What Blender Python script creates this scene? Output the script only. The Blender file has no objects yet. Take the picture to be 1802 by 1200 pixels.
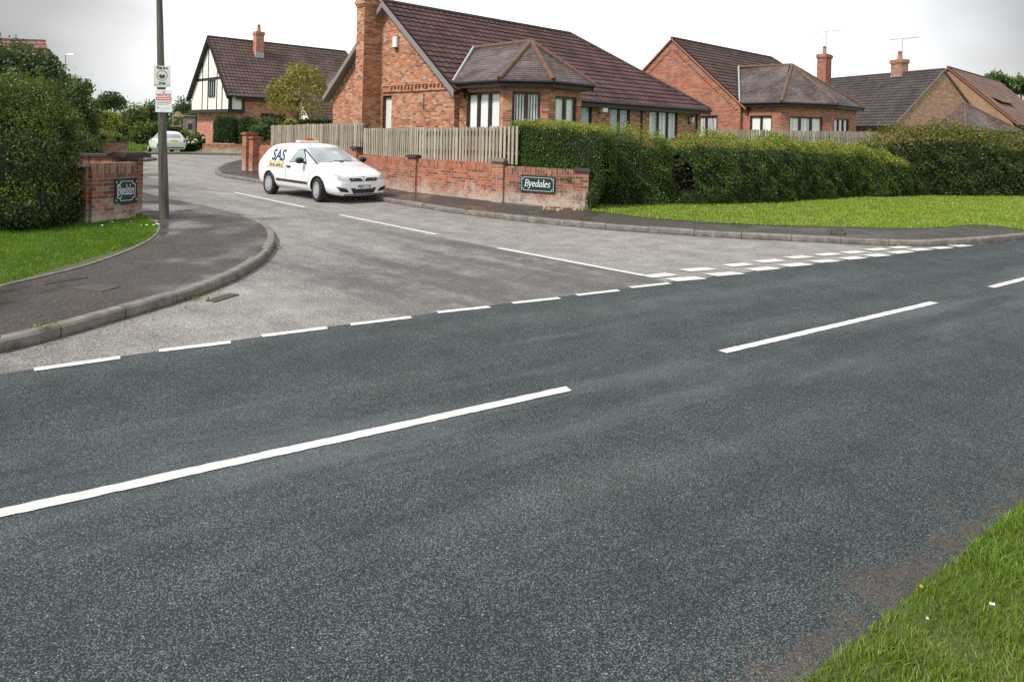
import bpy, bmesh, math, random
import numpy as np
from mathutils import Vector, Matrix, geometry
from mathutils.bvhtree import BVHTree

random.seed(7); RNG = np.random.default_rng(11)
SC = bpy.context.scene
COL = SC.collection
PI = math.pi
R = math.radians

# ------------------------------------------------------------------ camera, sky, sun, exposure
FPX, HZ, ROLL, EYE = 1200.0, 235.0, 0.0245, 1.9
cam_d = bpy.data.cameras.new('camera'); cam = bpy.data.objects.new('camera', cam_d); COL.objects.link(cam)
cam_d.sensor_width = 36; cam_d.lens = 36*FPX/1802; cam_d.shift_y = -(600-HZ)/1802
cam_d.clip_start = 0.05; cam_d.clip_end = 3000
cam.matrix_world = Matrix.Translation((0, 0, EYE)) @ Matrix.Rotation(PI/2, 4, 'X') @ Matrix.Rotation(ROLL, 4, 'Z')
SC.camera = cam
SC.view_settings.view_transform = 'Standard'; SC.view_settings.look = 'None'
SC.view_settings.exposure = 0.52; SC.view_settings.gamma = 1.0
SC.cycles.use_denoising = False
SC.cycles.max_bounces = 6; SC.cycles.transparent_max_bounces = 8
SC.cycles.sample_clamp_indirect = 4

SUN_EL, SUN_AZ = R(50), R(-128)        # azimuth measured from +Y towards +X: behind the camera's left shoulder
w = bpy.data.worlds.new('World'); SC.world = w; w.use_nodes = True
wt = w.node_tree; wt.nodes.clear()
def wn(t, **k):
    n = wt.nodes.new(t)
    for a, b in k.items(): setattr(n, a, b)
    return n
sky = wn('ShaderNodeTexSky', sky_type='NISHITA', sun_disc=False, sun_elevation=SUN_EL, sun_rotation=SUN_AZ, dust_density=4.0, air_density=1.0)
tc = wn('ShaderNodeTexCoord')
vm = wn('ShaderNodeVectorMath', operation='DOT_PRODUCT'); vm.inputs[1].default_value = Vector((0.02, 1, 0.16)).normalized()
wt.links.new(tc.outputs['Generated'], vm.inputs[0])
nz = wn('ShaderNodeTexNoise'); nz.inputs['Scale'].default_value = 2.2; nz.inputs['Detail'].default_value = 5
mp = wn('ShaderNodeMapping'); mp.inputs['Scale'].default_value = (1, 1, 2.5)
wt.links.new(tc.outputs['Generated'], mp.inputs[0]); wt.links.new(mp.outputs[0], nz.inputs['Vector'])
ad = wn('ShaderNodeMath', operation='MULTIPLY_ADD'); ad.inputs[1].default_value = 0.15
wt.links.new(nz.outputs[0], ad.inputs[0]); wt.links.new(vm.outputs['Value'], ad.inputs[2])
rp = wn('ShaderNodeValToRGB'); e = rp.color_ramp.elements        # overcast cloud: brightest where it thins over the houses
e[0].position = 0.0; e[0].color = (6.6, 6.8, 7.0, 1)
e[1].position = 1.0; e[1].color = (10.6, 10.7, 10.8, 1)
for p_, c_ in ((0.55, (5.6, 5.8, 6.0, 1)), (0.80, (2.1, 2.15, 2.2, 1)), (0.885, (4.0, 4.05, 4.1, 1)), (0.955, (7.6, 7.7, 7.8, 1)), (0.99, (9.4, 9.5, 9.6, 1))):
    q = e.new(p_); q.color = c_
wt.links.new(ad.outputs[0], rp.inputs[0])
mx = wn('ShaderNodeMix', data_type='RGBA'); mx.inputs[0].default_value = 0.93
wt.links.new(sky.outputs[0], mx.inputs[6]); wt.links.new(rp.outputs[0], mx.inputs[7])
bg = wn('ShaderNodeBackground'); bg.inputs[1].default_value = 0.1
wo = wn('ShaderNodeOutputWorld'); wt.links.new(mx.outputs[2], bg.inputs[0]); wt.links.new(bg.outputs[0], wo.inputs[0])

sun_d = bpy.data.lights.new('sun', 'SUN'); sun = bpy.data.objects.new('sun', sun_d); COL.objects.link(sun)
sun_d.energy = 2.9; sun_d.angle = R(10); sun_d.color = (1, 0.96, 0.9)
sd = Vector((math.sin(SUN_AZ)*math.cos(SUN_EL), math.cos(SUN_AZ)*math.cos(SUN_EL), math.sin(SUN_EL)))
sun.rotation_euler = sd.to_track_quat('Z', 'Y').to_euler(); sun.location = (0, 0, 40)

# ------------------------------------------------------------------ surveying: photo points -> places in the world
CR, SR = math.cos(ROLL), math.sin(ROLL)
def ray(px, py):
    dx, dy = (px-901)/FPX, (py-HZ)/FPX
    return CR*dx + SR*dy, -SR*dx + CR*dy
def gp(px, py, z=0.0):
    a, d = ray(px, py); Y = (EYE-z)/d
    return Vector((a*Y, Y, z))
def dp(px, py, Y):
    a, d = ray(px, py)
    return Vector((a*Y, Y, EYE-d*Y))

# ------------------------------------------------------------------ helpers: tags, meshes
def tag(o, label=None, cat=None, group=None, kind=None):
    if label: o['label'] = label
    if cat: o['category'] = cat
    if group: o['group'] = group
    if kind: o['kind'] = kind
    return o
def empty(name, loc, label, cat, group=None):
    o = bpy.data.objects.new(name, None); COL.objects.link(o); o.location = loc; o.empty_display_size = .2
    o['_inv'] = 0; del o['_inv']
    return tag(o, label, cat, group)
def link(o, parent=None):
    COL.objects.link(o)
    if parent is not None:
        o.parent = parent
        m = Matrix.Identity(4); p = parent
        chain = []
        while p is not None: chain.append(p); p = p.parent
        for p in reversed(chain): m = m @ p.matrix_parent_inverse @ p.matrix_basis
        o.matrix_parent_inverse = m.inverted()
    return o
def fast(name, V, F, mat, parent=None, smooth=False, mats=None, midx=None, uv=None):
    V = np.asarray(V, np.float32); F = np.asarray(F, np.int32); k = F.shape[1]
    me = bpy.data.meshes.new(name)
    me.vertices.add(len(V)); me.vertices.foreach_set('co', V.ravel())
    me.loops.add(F.size); me.loops.foreach_set('vertex_index', F.ravel())
    me.polygons.add(len(F)); me.polygons.foreach_set('loop_start', np.arange(0, F.size, k, dtype=np.int32))
    me.polygons.foreach_set('loop_total', np.full(len(F), k, np.int32))
    if midx is not None: me.polygons.foreach_set('material_index', np.asarray(midx, np.int32))
    if uv is not None:
        l = me.uv_layers.new(name='UVMap'); l.data.foreach_set('uv', np.asarray(uv, np.float32).ravel())
    me.update(calc_edges=True)
    if smooth: me.polygons.foreach_set('use_smooth', np.ones(len(F), bool))
    for m in (mats or [mat]): me.materials.append(m)
    return link(bpy.data.objects.new(name, me), parent)

class MB:
    """collects faces with metre-scale UVs and makes one mesh object"""
    def __init__(s): s.v = []; s.f = []; s.uv = []; s.mi = []; s.sm = []
    def face(s, pts, mi=0, uv=None, smooth=False):
        pts = [Vector(p) for p in pts]; i = len(s.v); s.v += pts
        s.f.append(list(range(i, i+len(pts)))); s.mi.append(mi); s.sm.append(smooth)
        if uv is None:
            n = geometry.normal(pts) if len(pts) > 2 else Vector((0, 0, 1))
            t = Vector((0, 0, 1)).cross(n)
            t = t.normalized() if t.length > .05 else Vector((1, 0, 0))
            b = n.cross(t)
            uv = [(p.dot(t), p.dot(b)) for p in pts]
        s.uv.append(uv)
    def box(s, o, u, v, w_, mi=0):
        """o corner, u v w edge vectors (right-handed)"""
        o, u, v, w_ = Vector(o), Vector(u), Vector(v), Vector(w_)
        a, b, c, d = o, o+u, o+u+v, o+v; e, f, g, h = a+w_, b+w_, c+w_, d+w_
        for q in ((a, d, c, b), (e, f, g, h), (a, b, f, e), (b, c, g, f), (c, d, h, g), (d, a, e, h)): s.face(q, mi)
    def cbox(s, c, sx, sy, sz, u=(1, 0, 0), mi=0, up=(0, 0, 1)):
        u = Vector(u).normalized(); up = Vector(up).normalized(); v = up.cross(u).normalized()
        o = Vector(c) - u*sx/2 - v*sy/2 - up*sz/2
        s.box(o, u*sx, v*sy, up*sz, mi)
    def tube(s, pts, rad, n=8, mi=0, caps=True):
        pts = [Vector(p) for p in pts]; rings = []
        if not hasattr(rad, '__len__'): rad = [rad]*len(pts)
        ref = None
        for i, p in enumerate(pts):
            d = (pts[min(i+1, len(pts)-1)]-pts[max(i-1, 0)]).normalized()
            if ref is None:
                ref = Vector((0, 0, 1)) if abs(d.z) < .9 else Vector((1, 0, 0))
            a = d.cross(ref).normalized(); b = d.cross(a).normalized(); ref = b.cross(d) if False else ref
            rings.append([p+(a*math.cos(t)+b*math.sin(t))*rad[i] for t in [2*PI*k/n for k in range(n)]])
        L = 0
        for i in range(len(pts)-1):
            l2 = L+(pts[i+1]-pts[i]).length
            for k in range(n):
                k2 = (k+1) % n
                u0, u1 = k/n*2*PI*rad[i], (k+1)/n*2*PI*rad[i]
                s.face((rings[i][k], rings[i+1][k], rings[i+1][k2], rings[i][k2]), mi, [(u0, L), (u0, l2), (u1, l2), (u1, L)], True)
            L = l2
        if caps:
            s.face(rings[0], mi); s.face(rings[-1][::-1], mi)
    def build(s, name, mats, parent=None):
        me = bpy.data.meshes.new(name)
        me.from_pydata([tuple(p) for p in s.v], [], s.f)
        l = me.uv_layers.new(name='UVMap')
        flat = [c for u in s.uv for p in u for c in p]
        l.data.foreach_set('uv', flat)
        me.polygons.foreach_set('material_index', s.mi); me.polygons.foreach_set('use_smooth', s.sm)
        for m in (mats if isinstance(mats, (list, tuple)) else [mats]): me.materials.append(m)
        me.update()
        return link(bpy.data.objects.new(name, me), parent)

def sheet(name, poly, z, mat, kind='structure', parent=None):
    """flat polygon (list of xy) triangulated at height z"""
    pts = [Vector((p[0], p[1], 0)) for p in poly]
    tris = geometry.tessellate_polygon([pts])
    mb = MB()
    for t in tris:
        q = [pts[i] for i in t]
        if (q[1]-q[0]).cross(q[2]-q[0]).z < 0: q.reverse()
        mb.face([(p.x, p.y, z) for p in q])
    o = mb.build(name, mat, parent)
    if kind: o['kind'] = kind
    return o
def resample(poly, step):
    out = [Vector(poly[0])]; acc = 0
    P_ = [Vector(p) for p in poly]
    for a, b in zip(P_, P_[1:]):
        L = (b-a).length; n = max(1, round(L/step))
        for i in range(1, n+1): out.append(a.lerp(b, i/n))
    return out
def smooth_line(poly, it=2):
    P_ = [Vector(p) for p in poly]
    for _ in range(it):
        q = [P_[0]]
        for a, b in zip(P_, P_[1:]): q += [a.lerp(b, .25), a.lerp(b, .75)]
        q.append(P_[-1]); P_ = q
    return P_

# ------------------------------------------------------------------ helpers: node materials
class NG:
    def __init__(s, name):
        s.m = bpy.data.materials.new(name); s.m.use_nodes = True; s.t = s.m.node_tree
        s.b = s.t.nodes['Principled BSDF']; s.out = s.t.nodes['Material Output']
    def put(s, sock, v):
        if v is None: return
        if isinstance(v, bpy.types.NodeSocket): s.t.links.new(v, sock)
        elif hasattr(v, '__len__') and len(v) == 3 and sock.type == 'RGBA': sock.default_value = (*v, 1)
        else: sock.default_value = v
    def n(s, t, **k):
        q = s.t.nodes.new(t)
        for a, b in k.items(): setattr(q, a, b)
        return q
    def math(s, op, a, b=None, c=None):
        q = s.n('ShaderNodeMath', operation=op)
        for i, v in enumerate((a, b, c)): s.put(q.inputs[i], v)
        return q.outputs[0]
    def mix(s, f, a, b, mode='MIX'):
        q = s.n('ShaderNodeMix', data_type='RGBA', blend_type=mode)
        s.put(q.inputs[0], f); s.put(q.inputs[6], a); s.put(q.inputs[7], b)
        return q.outputs[2]
    def ramp(s, f, stops, interp='LINEAR'):
        q = s.n('ShaderNodeValToRGB'); q.color_ramp.interpolation = interp; e = q.color_ramp.elements
        while len(e) > 1: e.remove(e[-1])
        for i, (p, c) in enumerate(stops):
            el = e[0] if i == 0 else e.new(p)
            el.position = p
            el.color = (c, c, c, 1) if not hasattr(c, '__len__') else (*c, 1)
        s.put(q.inputs[0], f); return q.outputs[0]
    def noise(s, vec, scale, detail=3, rough=.55, out=0):
        q = s.n('ShaderNodeTexNoise'); s.put(q.inputs['Vector'], vec)
        s.put(q.inputs['Scale'], scale); s.put(q.inputs['Detail'], detail); s.put(q.inputs['Roughness'], rough)
        return q.outputs[out]
    def voro(s, vec, scale, out='Color', feature='F1', rnd=1.0):
        q = s.n('ShaderNodeTexVoronoi', feature=feature); s.put(q.inputs['Vector'], vec); s.put(q.inputs['Scale'], scale)
        s.put(q.inputs['Randomness'], rnd)
        return q.outputs[out]
    def pos(s): return s.n('ShaderNodeNewGeometry').outputs['Position']
    def island(s): return s.n('ShaderNodeNewGeometry').outputs['Random Per Island']
    def uv(s): return s.n('ShaderNodeTexCoord').outputs['UV']
    def obj(s): return s.n('ShaderNodeTexCoord').outputs['Object']
    def sep(s, v):
        q = s.n('ShaderNodeSeparateXYZ'); s.put(q.inputs[0], v); return q.outputs
    def comb(s, x, y, z=0.0):
        q = s.n('ShaderNodeCombineXYZ')
        for i, v in enumerate((x, y, z)): s.put(q.inputs[i], v)
        return q.outputs[0]
    def map(s, v, scale=(1, 1, 1), rot=(0, 0, 0), loc=(0, 0, 0)):
        if any(rot):                                               # turn first, then stretch along the turned axes
            q = s.n('ShaderNodeMapping'); s.put(q.inputs[0], v); q.inputs['Rotation'].default_value = rot; v = q.outputs[0]
        q = s.n('ShaderNodeMapping'); s.put(q.inputs[0], v)
        q.inputs['Scale'].default_value = scale; q.inputs['Location'].default_value = loc
        return q.outputs[0]
    def white(s, v, out=0):
        q = s.n('ShaderNodeTexWhiteNoise', noise_dimensions='3D'); s.put(q.inputs['Vector'], v); return q.outputs[out]
    def bump(s, h, strength=.5, dist=.01, nrm=None):
        q = s.n('ShaderNodeBump'); s.put(q.inputs['Height'], h); q.inputs['Strength'].default_value = strength; q.inputs['Distance'].default_value = dist
        if nrm is not None: s.put(q.inputs['Normal'], nrm)
        return q.outputs[0]
    def done(s, col=None, rough=None, nrm=None, metal=None, spec=None):
        s.put(s.b.inputs['Base Color'], col); s.put(s.b.inputs['Roughness'], rough)
        s.put(s.b.inputs['Normal'], nrm); s.put(s.b.inputs['Metallic'], metal)
        s.put(s.b.inputs['Specular IOR Level'], spec)
        return s.m
def plain(name, col, rough=.6, metal=0.0, var=.12, scale=8.0, spec=None):
    g = NG(name)
    c = g.mix(g.noise(g.pos(), scale, 4), tuple(x*(1-var) for x in col), tuple(min(1, x*(1+var)) for x in col))
    return g.done(c, rough, metal=metal, spec=spec)

def brick_mat(name, stops, mortar, bw=.225, bh=.075, mw=.011, stain=None, bumpd=.006, soldier=False):
    g = NG(name); u = g.uv(); x, y, _ = g.sep(u)
    if soldier: x, y = y, x
    v = g.math('DIVIDE', y, bh); row = g.math('FLOOR', v); fy = g.math('FRACT', v)
    par = g.math('FLOORED_MODULO', row, 2.0)
    uu = g.math('MULTIPLY_ADD', par, .5, g.math('DIVIDE', x, bw)); colm = g.math('FLOOR', uu); fx = g.math('FRACT', uu)
    m1 = g.math('LESS_THAN', fx, mw/bw); m2 = g.math('LESS_THAN', fy, mw/bh); mm = g.math('MAXIMUM', m1, m2)
    rnd = g.white(g.comb(colm, row, 3.0))
    c = g.ramp(rnd, stops, 'CONSTANT')
    r2 = g.white(g.comb(row, colm, 9.0))
    c = g.mix(g.math('MULTIPLY', r2, .3), c, tuple(k*.6+.03 for k in stops[0][1]))
    pz = g.pos(); n1 = g.noise(pz, 28, 4)
    c = g.mix(g.math('MULTIPLY', n1, .45), c, tuple(x_*.55 for x_ in stops[0][1]))
    n2 = g.noise(pz, 1.1, 4)
    c = g.mix(g.ramp(n2, [(.48, 0.0), (.75, .3)]), c, (.42, .3, .2))
    c = g.mix(mm, c, g.mix(n1, tuple(k*.75 for k in mortar), mortar))
    if stain: c = stain(g, c)
    nb = g.bump(g.math('SUBTRACT', g.math('MULTIPLY', n1, .3), mm), .6, bumpd)
    return g.done(c, .88, nb)

def tile_mat(name, stops, moss=None, gl=.6):
    """per-tile colour from integer UV cells"""
    g = NG(name); x, y, _ = g.sep(g.uv())
    rnd = g.white(g.comb(g.math('FLOOR', x), g.math('FLOOR', y), 1.0))
    c = g.ramp(rnd, stops)
    p = g.pos(); n1 = g.noise(p, 14, 5)
    c = g.mix(g.math('MULTIPLY', n1, .5), c, tuple(k*.5 for k in stops[0][1]))
    n3 = g.noise(p, .8, 4)
    c = g.mix(g.ramp(n3, [(.4, 0.0), (.72, .5)]), c, tuple(k*1.5 for k in stops[-1][1]))
    if moss:
        n2 = g.noise(p, 2.3, 6, .65)
        c = g.mix(g.ramp(n2, [(.56, 0.0), (.74, .7)]), c, moss)
    return g.done(c, gl, g.bump(n1, .4, .006))

def leaf_mat(name, stops, rough=.45, transl=.25):
    g = NG(name)
    c = g.ramp(g.island(), stops)
    n = g.noise(g.pos(), 2.4, 4, .6)
    c = g.mix(g.ramp(n, [(.35, .65), (.65, 0.0)]), c, tuple(k*.8 for k in stops[0][1]))
    c = g.mix(g.ramp(g.noise(g.pos(), 1.1, 3), [(.5, 0.0), (.75, .35)]), c, tuple(min(1, k*q) for k, q in zip(stops[-1][1], (1.15, .95, 1))))
    g.done(c, rough, spec=.35)
    tr = g.n('ShaderNodeBsdfTranslucent'); g.put(tr.inputs[0], g.mix(.5, c, (.2, .3, .02)))
    ms = g.n('ShaderNodeMixShader'); ms.inputs[0].default_value = transl
    g.t.links.new(g.b.outputs[0], ms.inputs[1]); g.t.links.new(tr.outputs[0], ms.inputs[2]); g.t.links.new(ms.outputs[0], g.out.inputs[0])
    return g.m
def glass_mat(name, tint=(.8, .85, .85), trans=.55):
    """window glass: clear with a sky reflection"""
    g = NG(name)
    gl = g.n('ShaderNodeBsdfGlossy'); gl.inputs['Roughness'].default_value = .03; gl.inputs[0].default_value = (.9, .95, 1, 1)
    tr = g.n('ShaderNodeBsdfTransparent'); tr.inputs[0].default_value = (*tint, 1)
    lw = g.n('ShaderNodeLayerWeight'); lw.inputs[0].default_value = .5
    f = g.math('MULTIPLY_ADD', g.math('POWER', lw.outputs['Facing'], 3.5), .75, .05)
    ms = g.n('ShaderNodeMixShader'); g.put(ms.inputs[0], f)
    g.t.links.new(tr.outputs[0], ms.inputs[1]); g.t.links.new(gl.outputs[0], ms.inputs[2]); g.t.links.new(ms.outputs[0], g.out.inputs[0])
    return g.m
# ------------------------------------------------------------------ materials: ground
MAIN_DIR = (gp(1177, 500)-gp(60, 653)).normalized(); MAIN_ANG = math.atan2(MAIN_DIR.y, MAIN_DIR.x)
SIDE_DIR = (gp(1150, 488)-gp(598, 379)).normalized(); SIDE_ANG = math.atan2(SIDE_DIR.y, SIDE_DIR.x)
VERGE = [(1404, 1215), (1446, 1180), (1520, 1122), (1562, 1083), (1640, 1020), (1700, 975), (1745, 935), (1802, 890)]

def asphalt(name, chips, scale, dark, light, streak_ang, streak=(.18, 1.4), rough=.75, extra=None, bumpk=.9, spec_share=.035, gapk=.9, sp=.5):
    g = NG(name); p = g.pos()
    ch = g.voro(p, scale, 'Color'); r = g.sep(ch)[0]; r2 = g.sep(ch)[1]
    ds = g.voro(p, scale, 'Distance')
    c = g.ramp(r, chips)
    st = g.noise(g.map(p, (streak[0], streak[1], 1), (0, 0, -streak_ang)), 1.0, 5, .6)
    if dark is not None: c = g.mix(g.ramp(st, [(.36, .75), (.52, 0.0)]), c, dark, 'MULTIPLY')
    if light is not None: c = g.mix(g.ramp(st, [(.5, 0.0), (.7, .55)]), c, light)
    n2 = g.noise(p, 2.2, 6, .6)
    c = g.mix(.8, c, g.ramp(n2, [(.3, .62), (.7, 1.22)]), 'MULTIPLY')
    c = g.mix(g.math('GREATER_THAN', r2, 1-spec_share), c, (.4, .41, .41))
    # binder showing in the gaps between the chips
    gap = g.ramp(ds, [(.28, 0.0), (.56, gapk)])
    c = g.mix(gap, c, tuple(k*.3 for k in chips[0][1]))
    if extra: c = extra(g, c, p)
    h = g.math('ADD', g.math('MULTIPLY', r, .6), g.math('SUBTRACT', 1.0, ds))
    nb = g.bump(h, bumpk, .7/scale)
    nb = g.bump(g.noise(p, 30, 3), .25, .01, nb)
    rg = g.math('MULTIPLY_ADD', r2, .3, rough-.15)
    return g.done(c, rg, nb, spec=sp)

A0, A1 = gp(1520, 1122), gp(1802, 890)
VN = Vector((-(A1-A0).y, (A1-A0).x, 0)).normalized()             # from the verge into the road
CD_ = (gp(1000, 685)-gp(20, 901)).normalized(); CN_ = Vector((-CD_.y, CD_.x, 0))
def verge_dirt(g, c, p):
    q = g.n('ShaderNodeVectorMath', operation='DOT_PRODUCT'); g.put(q.inputs[0], p); q.inputs[1].default_value = VN
    d = g.math('SUBTRACT', q.outputs['Value'], A0.dot(VN))
    nn = g.noise(p, 4.2, 8, .75)
    nl = g.noise(g.map(p, (.8, 3, 1), (0, 0, -MAIN_ANG)), 1.6, 4)
    f = g.math('ADD', g.math('SUBTRACT', .2, d), g.math('MULTIPLY_ADD', nn, 1.5, g.math('MULTIPLY_ADD', nl, .8, -1.05)))
    c = g.mix(g.math('MULTIPLY', g.ramp(f, [(.12, 0.0), (.36, .8)]), g.ramp(g.sep(g.voro(p, 125, 'Color'))[0], [(.3, 1.0), (.75, .25)])), c, g.mix(g.noise(p, 40, 3), (.045, .033, .026), (.14, .1, .074)))
    # scuffed paler band either side of the centre line
    q2 = g.n('ShaderNodeVectorMath', operation='DOT_PRODUCT'); g.put(q2.inputs[0], p); q2.inputs[1].default_value = CN_
    dc = g.math('ABSOLUTE', g.math('ADD', q2.outputs['Value'], -gp(1000, 685).dot(CN_)))
    sk = g.noise(g.map(p, (.28, 2.2, 1), (0, 0, -MAIN_ANG), (4, 7, 0)), 1.0, 6, .62)
    fb = g.math('ADD', g.math('MULTIPLY_ADD', dc, -.42, .42), g.math('MULTIPLY_ADD', sk, 2.4, -1.25))
    c = g.mix(g.ramp(fb, [(.15, 0.0), (.9, .36)]), c, (.2, .215, .235))
    # small rusty spots
    sp = g.voro(p, .9, 'Distance')
    return g.mix(g.ramp(g.math('ADD', sp, g.math('MULTIPLY', nn, .1)), [(.045, .4), (.07, 0.0)]), c, (.22, .12, .06))
M_MAIN = asphalt('main_road_chippings', [(0, (.024, .037, .039)), (.3, (.06, .085, .088)), (.6, (.115, .15, .153)), (.85, (.165, .205, .207)), (1, (.22, .25, .25))],
                 140, (.66, .68, .69), (.22, .245, .248), MAIN_ANG, (.13, 1.0), .66, verge_dirt, .55, .005, .88, .35)
M_PALE = asphalt('pale_road_chippings', [(0, (.158, .143, .131)), (.4, (.32, .29, .27)), (.75, (.44, .407, .385)), (1, (.56, .53, .51))],
                 110, (.78, .77, .76), (.42, .38, .355), SIDE_ANG, (.2, 1.3), .7, None, .6, .04, .4)
L0, L1 = gp(598, 379), gp(1150, 488)
SN = Vector((-(L1-L0).y, (L1-L0).x, 0)).normalized()
if SN.x > 0: SN = -SN                                            # from the centre line into the left lane
def r_chip(g, p): return g.sep(g.voro(p, 100, 'Color'))[1]
def worn_lane(g, c, p):
    q = g.n('ShaderNodeVectorMath', operation='DOT_PRODUCT'); g.put(q.inputs[0], p); q.inputs[1].default_value = SN
    d = g.math('SUBTRACT', q.outputs['Value'], L0.dot(SN))
    st = g.noise(g.map(p, (.13, .75, 1), (0, 0, -SIDE_ANG), (3.1, 1.2, 0)), 1.0, 4, .55)
    mo = gp(1000, 478); qv = g.n('ShaderNodeVectorMath', operation='DISTANCE'); g.put(qv.inputs[0], p); qv.inputs[1].default_value = mo
    mouth = g.ramp(g.math('DIVIDE', qv.outputs['Value'], 7.5), [(0.0, .27), (.35, .2), (.7, .04), (1, 0.0)])
    near2 = g.ramp(g.math('DIVIDE', d, 3.6), [(0.0, .12), (.35, .06), (.6, -.0), (1, 0.0)])
    f = g.math('ADD', g.math('ADD', near2, mouth), g.math('SUBTRACT', g.math('MULTIPLY', st, 2.6), 1.38))
    fine = g.noise(p, 3.2, 7, .7)
    f = g.math('ADD', f, g.math('MULTIPLY_ADD', fine, .8, -.41))
    c = g.mix(g.ramp(f, [(.0, 0.0), (.36, .82)]), c, g.mix(r_chip(g, p), (.028, .029, .03), (.13, .13, .13)))
    return c
M_WORN = asphalt('worn_road_chippings', [(0, (.138, .124, .113)), (.4, (.3, .27, .25)), (.75, (.42, .387, .363)), (1, (.55, .52, .498))],
                 100, (.72, .71, .7), (.5, .47, .45), SIDE_ANG, (.22, 1.1), .72, worn_lane, .7, .05, .45)
def footway_mat():
    g = NG('footway_asphalt'); p = g.pos()
    ch = g.voro(p, 120, 'Color'); r, r2, r3 = g.sep(ch)
    c = g.ramp(r, [(0, (.016, .012, .01)), (.6, (.046, .036, .031)), (1, (.11, .094, .084))])
    n = g.noise(p, 1.3, 6, .6); c = g.mix(.8, c, g.ramp(n, [(.3, .7), (.7, 1.3)]), 'MULTIPLY')
    c = g.mix(g.ramp(g.noise(p, 4, 5), [(.52, 0.0), (.75, .5)]), c, (.085, .06, .042))
    lit = g.voro(p, 21, 'Distance'); lc = g.voro(p, 21, 'Color'); q = g.sep(lc)
    f = g.math('MULTIPLY', g.math('LESS_THAN', lit, .17), g.math('GREATER_THAN', q[0], .6))
    c = g.mix(f, c, g.ramp(q[1], [(0, (.2, .16, .05)), (.5, (.16, .1, .05)), (1, (.24, .21, .12))]))
    wet = g.noise(g.map(p, (1, .8, 1)), .55, 4, .55)
    c = g.mix(g.ramp(wet, [(.46, 0.0), (.56, .45)]), c, (.03, .027, .026)); rg = g.ramp(wet, [(.46, .8), (.57, .2)])
    return g.done(c, rg, g.bump(g.math('ADD', r, g.noise(p, 40, 3)), .5, .005), spec=.55)
M_FOOT = footway_mat()
def kerb_mat():
    g = NG('kerb_concrete'); p = g.pos()
    n = g.noise(p, 7, 6, .65); c = g.ramp(n, [(.25, (.095, .082, .07)), (.5, (.18, .16, .14)), (.75, (.27, .245, .22))])
    sp = g.sep(g.voro(p, 160, 'Color'))[0]; c = g.mix(.5, c, g.ramp(sp, [(0, .6), (1, 1.35)]), 'MULTIPLY')
    z = g.sep(p)[2]
    c = g.mix(g.ramp(g.math('MULTIPLY_ADD', z, 12, g.math('MULTIPLY_ADD', n, 1.2, -.6)), [(.1, .75), (.6, 0.0)]), c, (.07, .058, .045))
    return g.done(c, .85, g.bump(n, .5, .01))
M_KERB = kerb_mat()
def paint_mat():
    g = NG('road_paint'); p = g.pos()
    n = g.noise(p, 26, 6, .7); w_ = g.noise(p, 130, 3)
    c = g.mix(n, (.52, .52, .49), (.7, .7, .67))
    c = g.mix(g.ramp(g.math('ADD', n, g.math('MULTIPLY', w_, .45)), [(.5, .8), (.62, 0.0)]), c, (.22, .23, .23))
    sc_ = g.noise(p, 1.5, 4); c = g.mix(g.ramp(sc_, [(.45, 0.0), (.75, .4)]), c, (.45, .45, .43))
    return g.done(c, .6, g.bump(w_, .5, .004))
M_PAINT = paint_mat()
M_SOIL = plain('lawn_soil', (.06, .085, .02), .95, var=.5, scale=6)
M_DIRT = plain('hedge_soil', (.05, .038, .025), .95, var=.45, scale=7)
M_FIELD = plain('far_grass', (.09, .15, .03), .95, var=.4, scale=1.2)
M_GR1 = leaf_mat('verge_grass', [(0, (.085, .17, .012)), (.5, (.17, .29, .02)), (.88, (.26, .38, .035)), (1, (.44, .4, .16))], .5, .35)
M_GR2 = leaf_mat('lawn_grass', [(0, (.07, .18, .008)), (.6, (.13, .28, .013)), (1, (.25, .38, .035))], .5, .35)
M_GR3 = leaf_mat('bank_grass', [(0, (.2, .33, .02)), (.5, (.32, .47, .032)), (.9, (.42, .54, .065)), (1, (.55, .5, .2))], .5, .35)
M_WHITE = plain('daisy_petal', (.8, .8, .78), .6)
M_ORANGE = plain('dandelion_petal', (.75, .3, .02), .6)

# ------------------------------------------------------------------ the setting: ground, roads, footways, kerbs, markings
mb = MB(); mb.face([(-900, -200, -.06), (900, -200, -.06), (900, 1500, -.06), (-900, 1500, -.06)])
mb.build('ground', M_FIELD)['kind'] = 'structure'

xy = lambda v: Vector((v.x, v.y, 0))
def px_line(pts, z=0.0): return [gp(a, b, z) for a, b in pts]
EDGE = [(0, 659), (60, 650), (210, 628), (404, 601), (575, 576), (722, 557), (862, 538), (985, 523), (1087, 510), (1180, 497), (1400, 468.5), (1600, 445), (1684, 434.5), (1723, 430.5), (1790, 424)]
edge_w = px_line(EDGE)
verge_w = px_line(VERGE)
d_v = (verge_w[-1]-verge_w[2]).normalized()
far_r = edge_w[-1] + MAIN_DIR*60; far_l = edge_w[0] - MAIN_DIR*60
near = [verge_w[0]-d_v*60] + verge_w + [verge_w[-1]+d_v*60]
under = VN*-.5
rn_ = Vector((-MAIN_DIR.y, MAIN_DIR.x, 0))*.55
sheet('main_road', [far_l] + edge_w + [gp(1802, 421.5)+MAIN_DIR*.6+rn_, far_r+rn_] + [p+under for p in reversed(near)], .004, M_MAIN)
side_poly = [(-60, 3), (-60, 44.5), (-21, 44.6), (-8, 45.6), (16, 48), (20, 30), (14, 14), (10, 10), (0, 5)]
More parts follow.
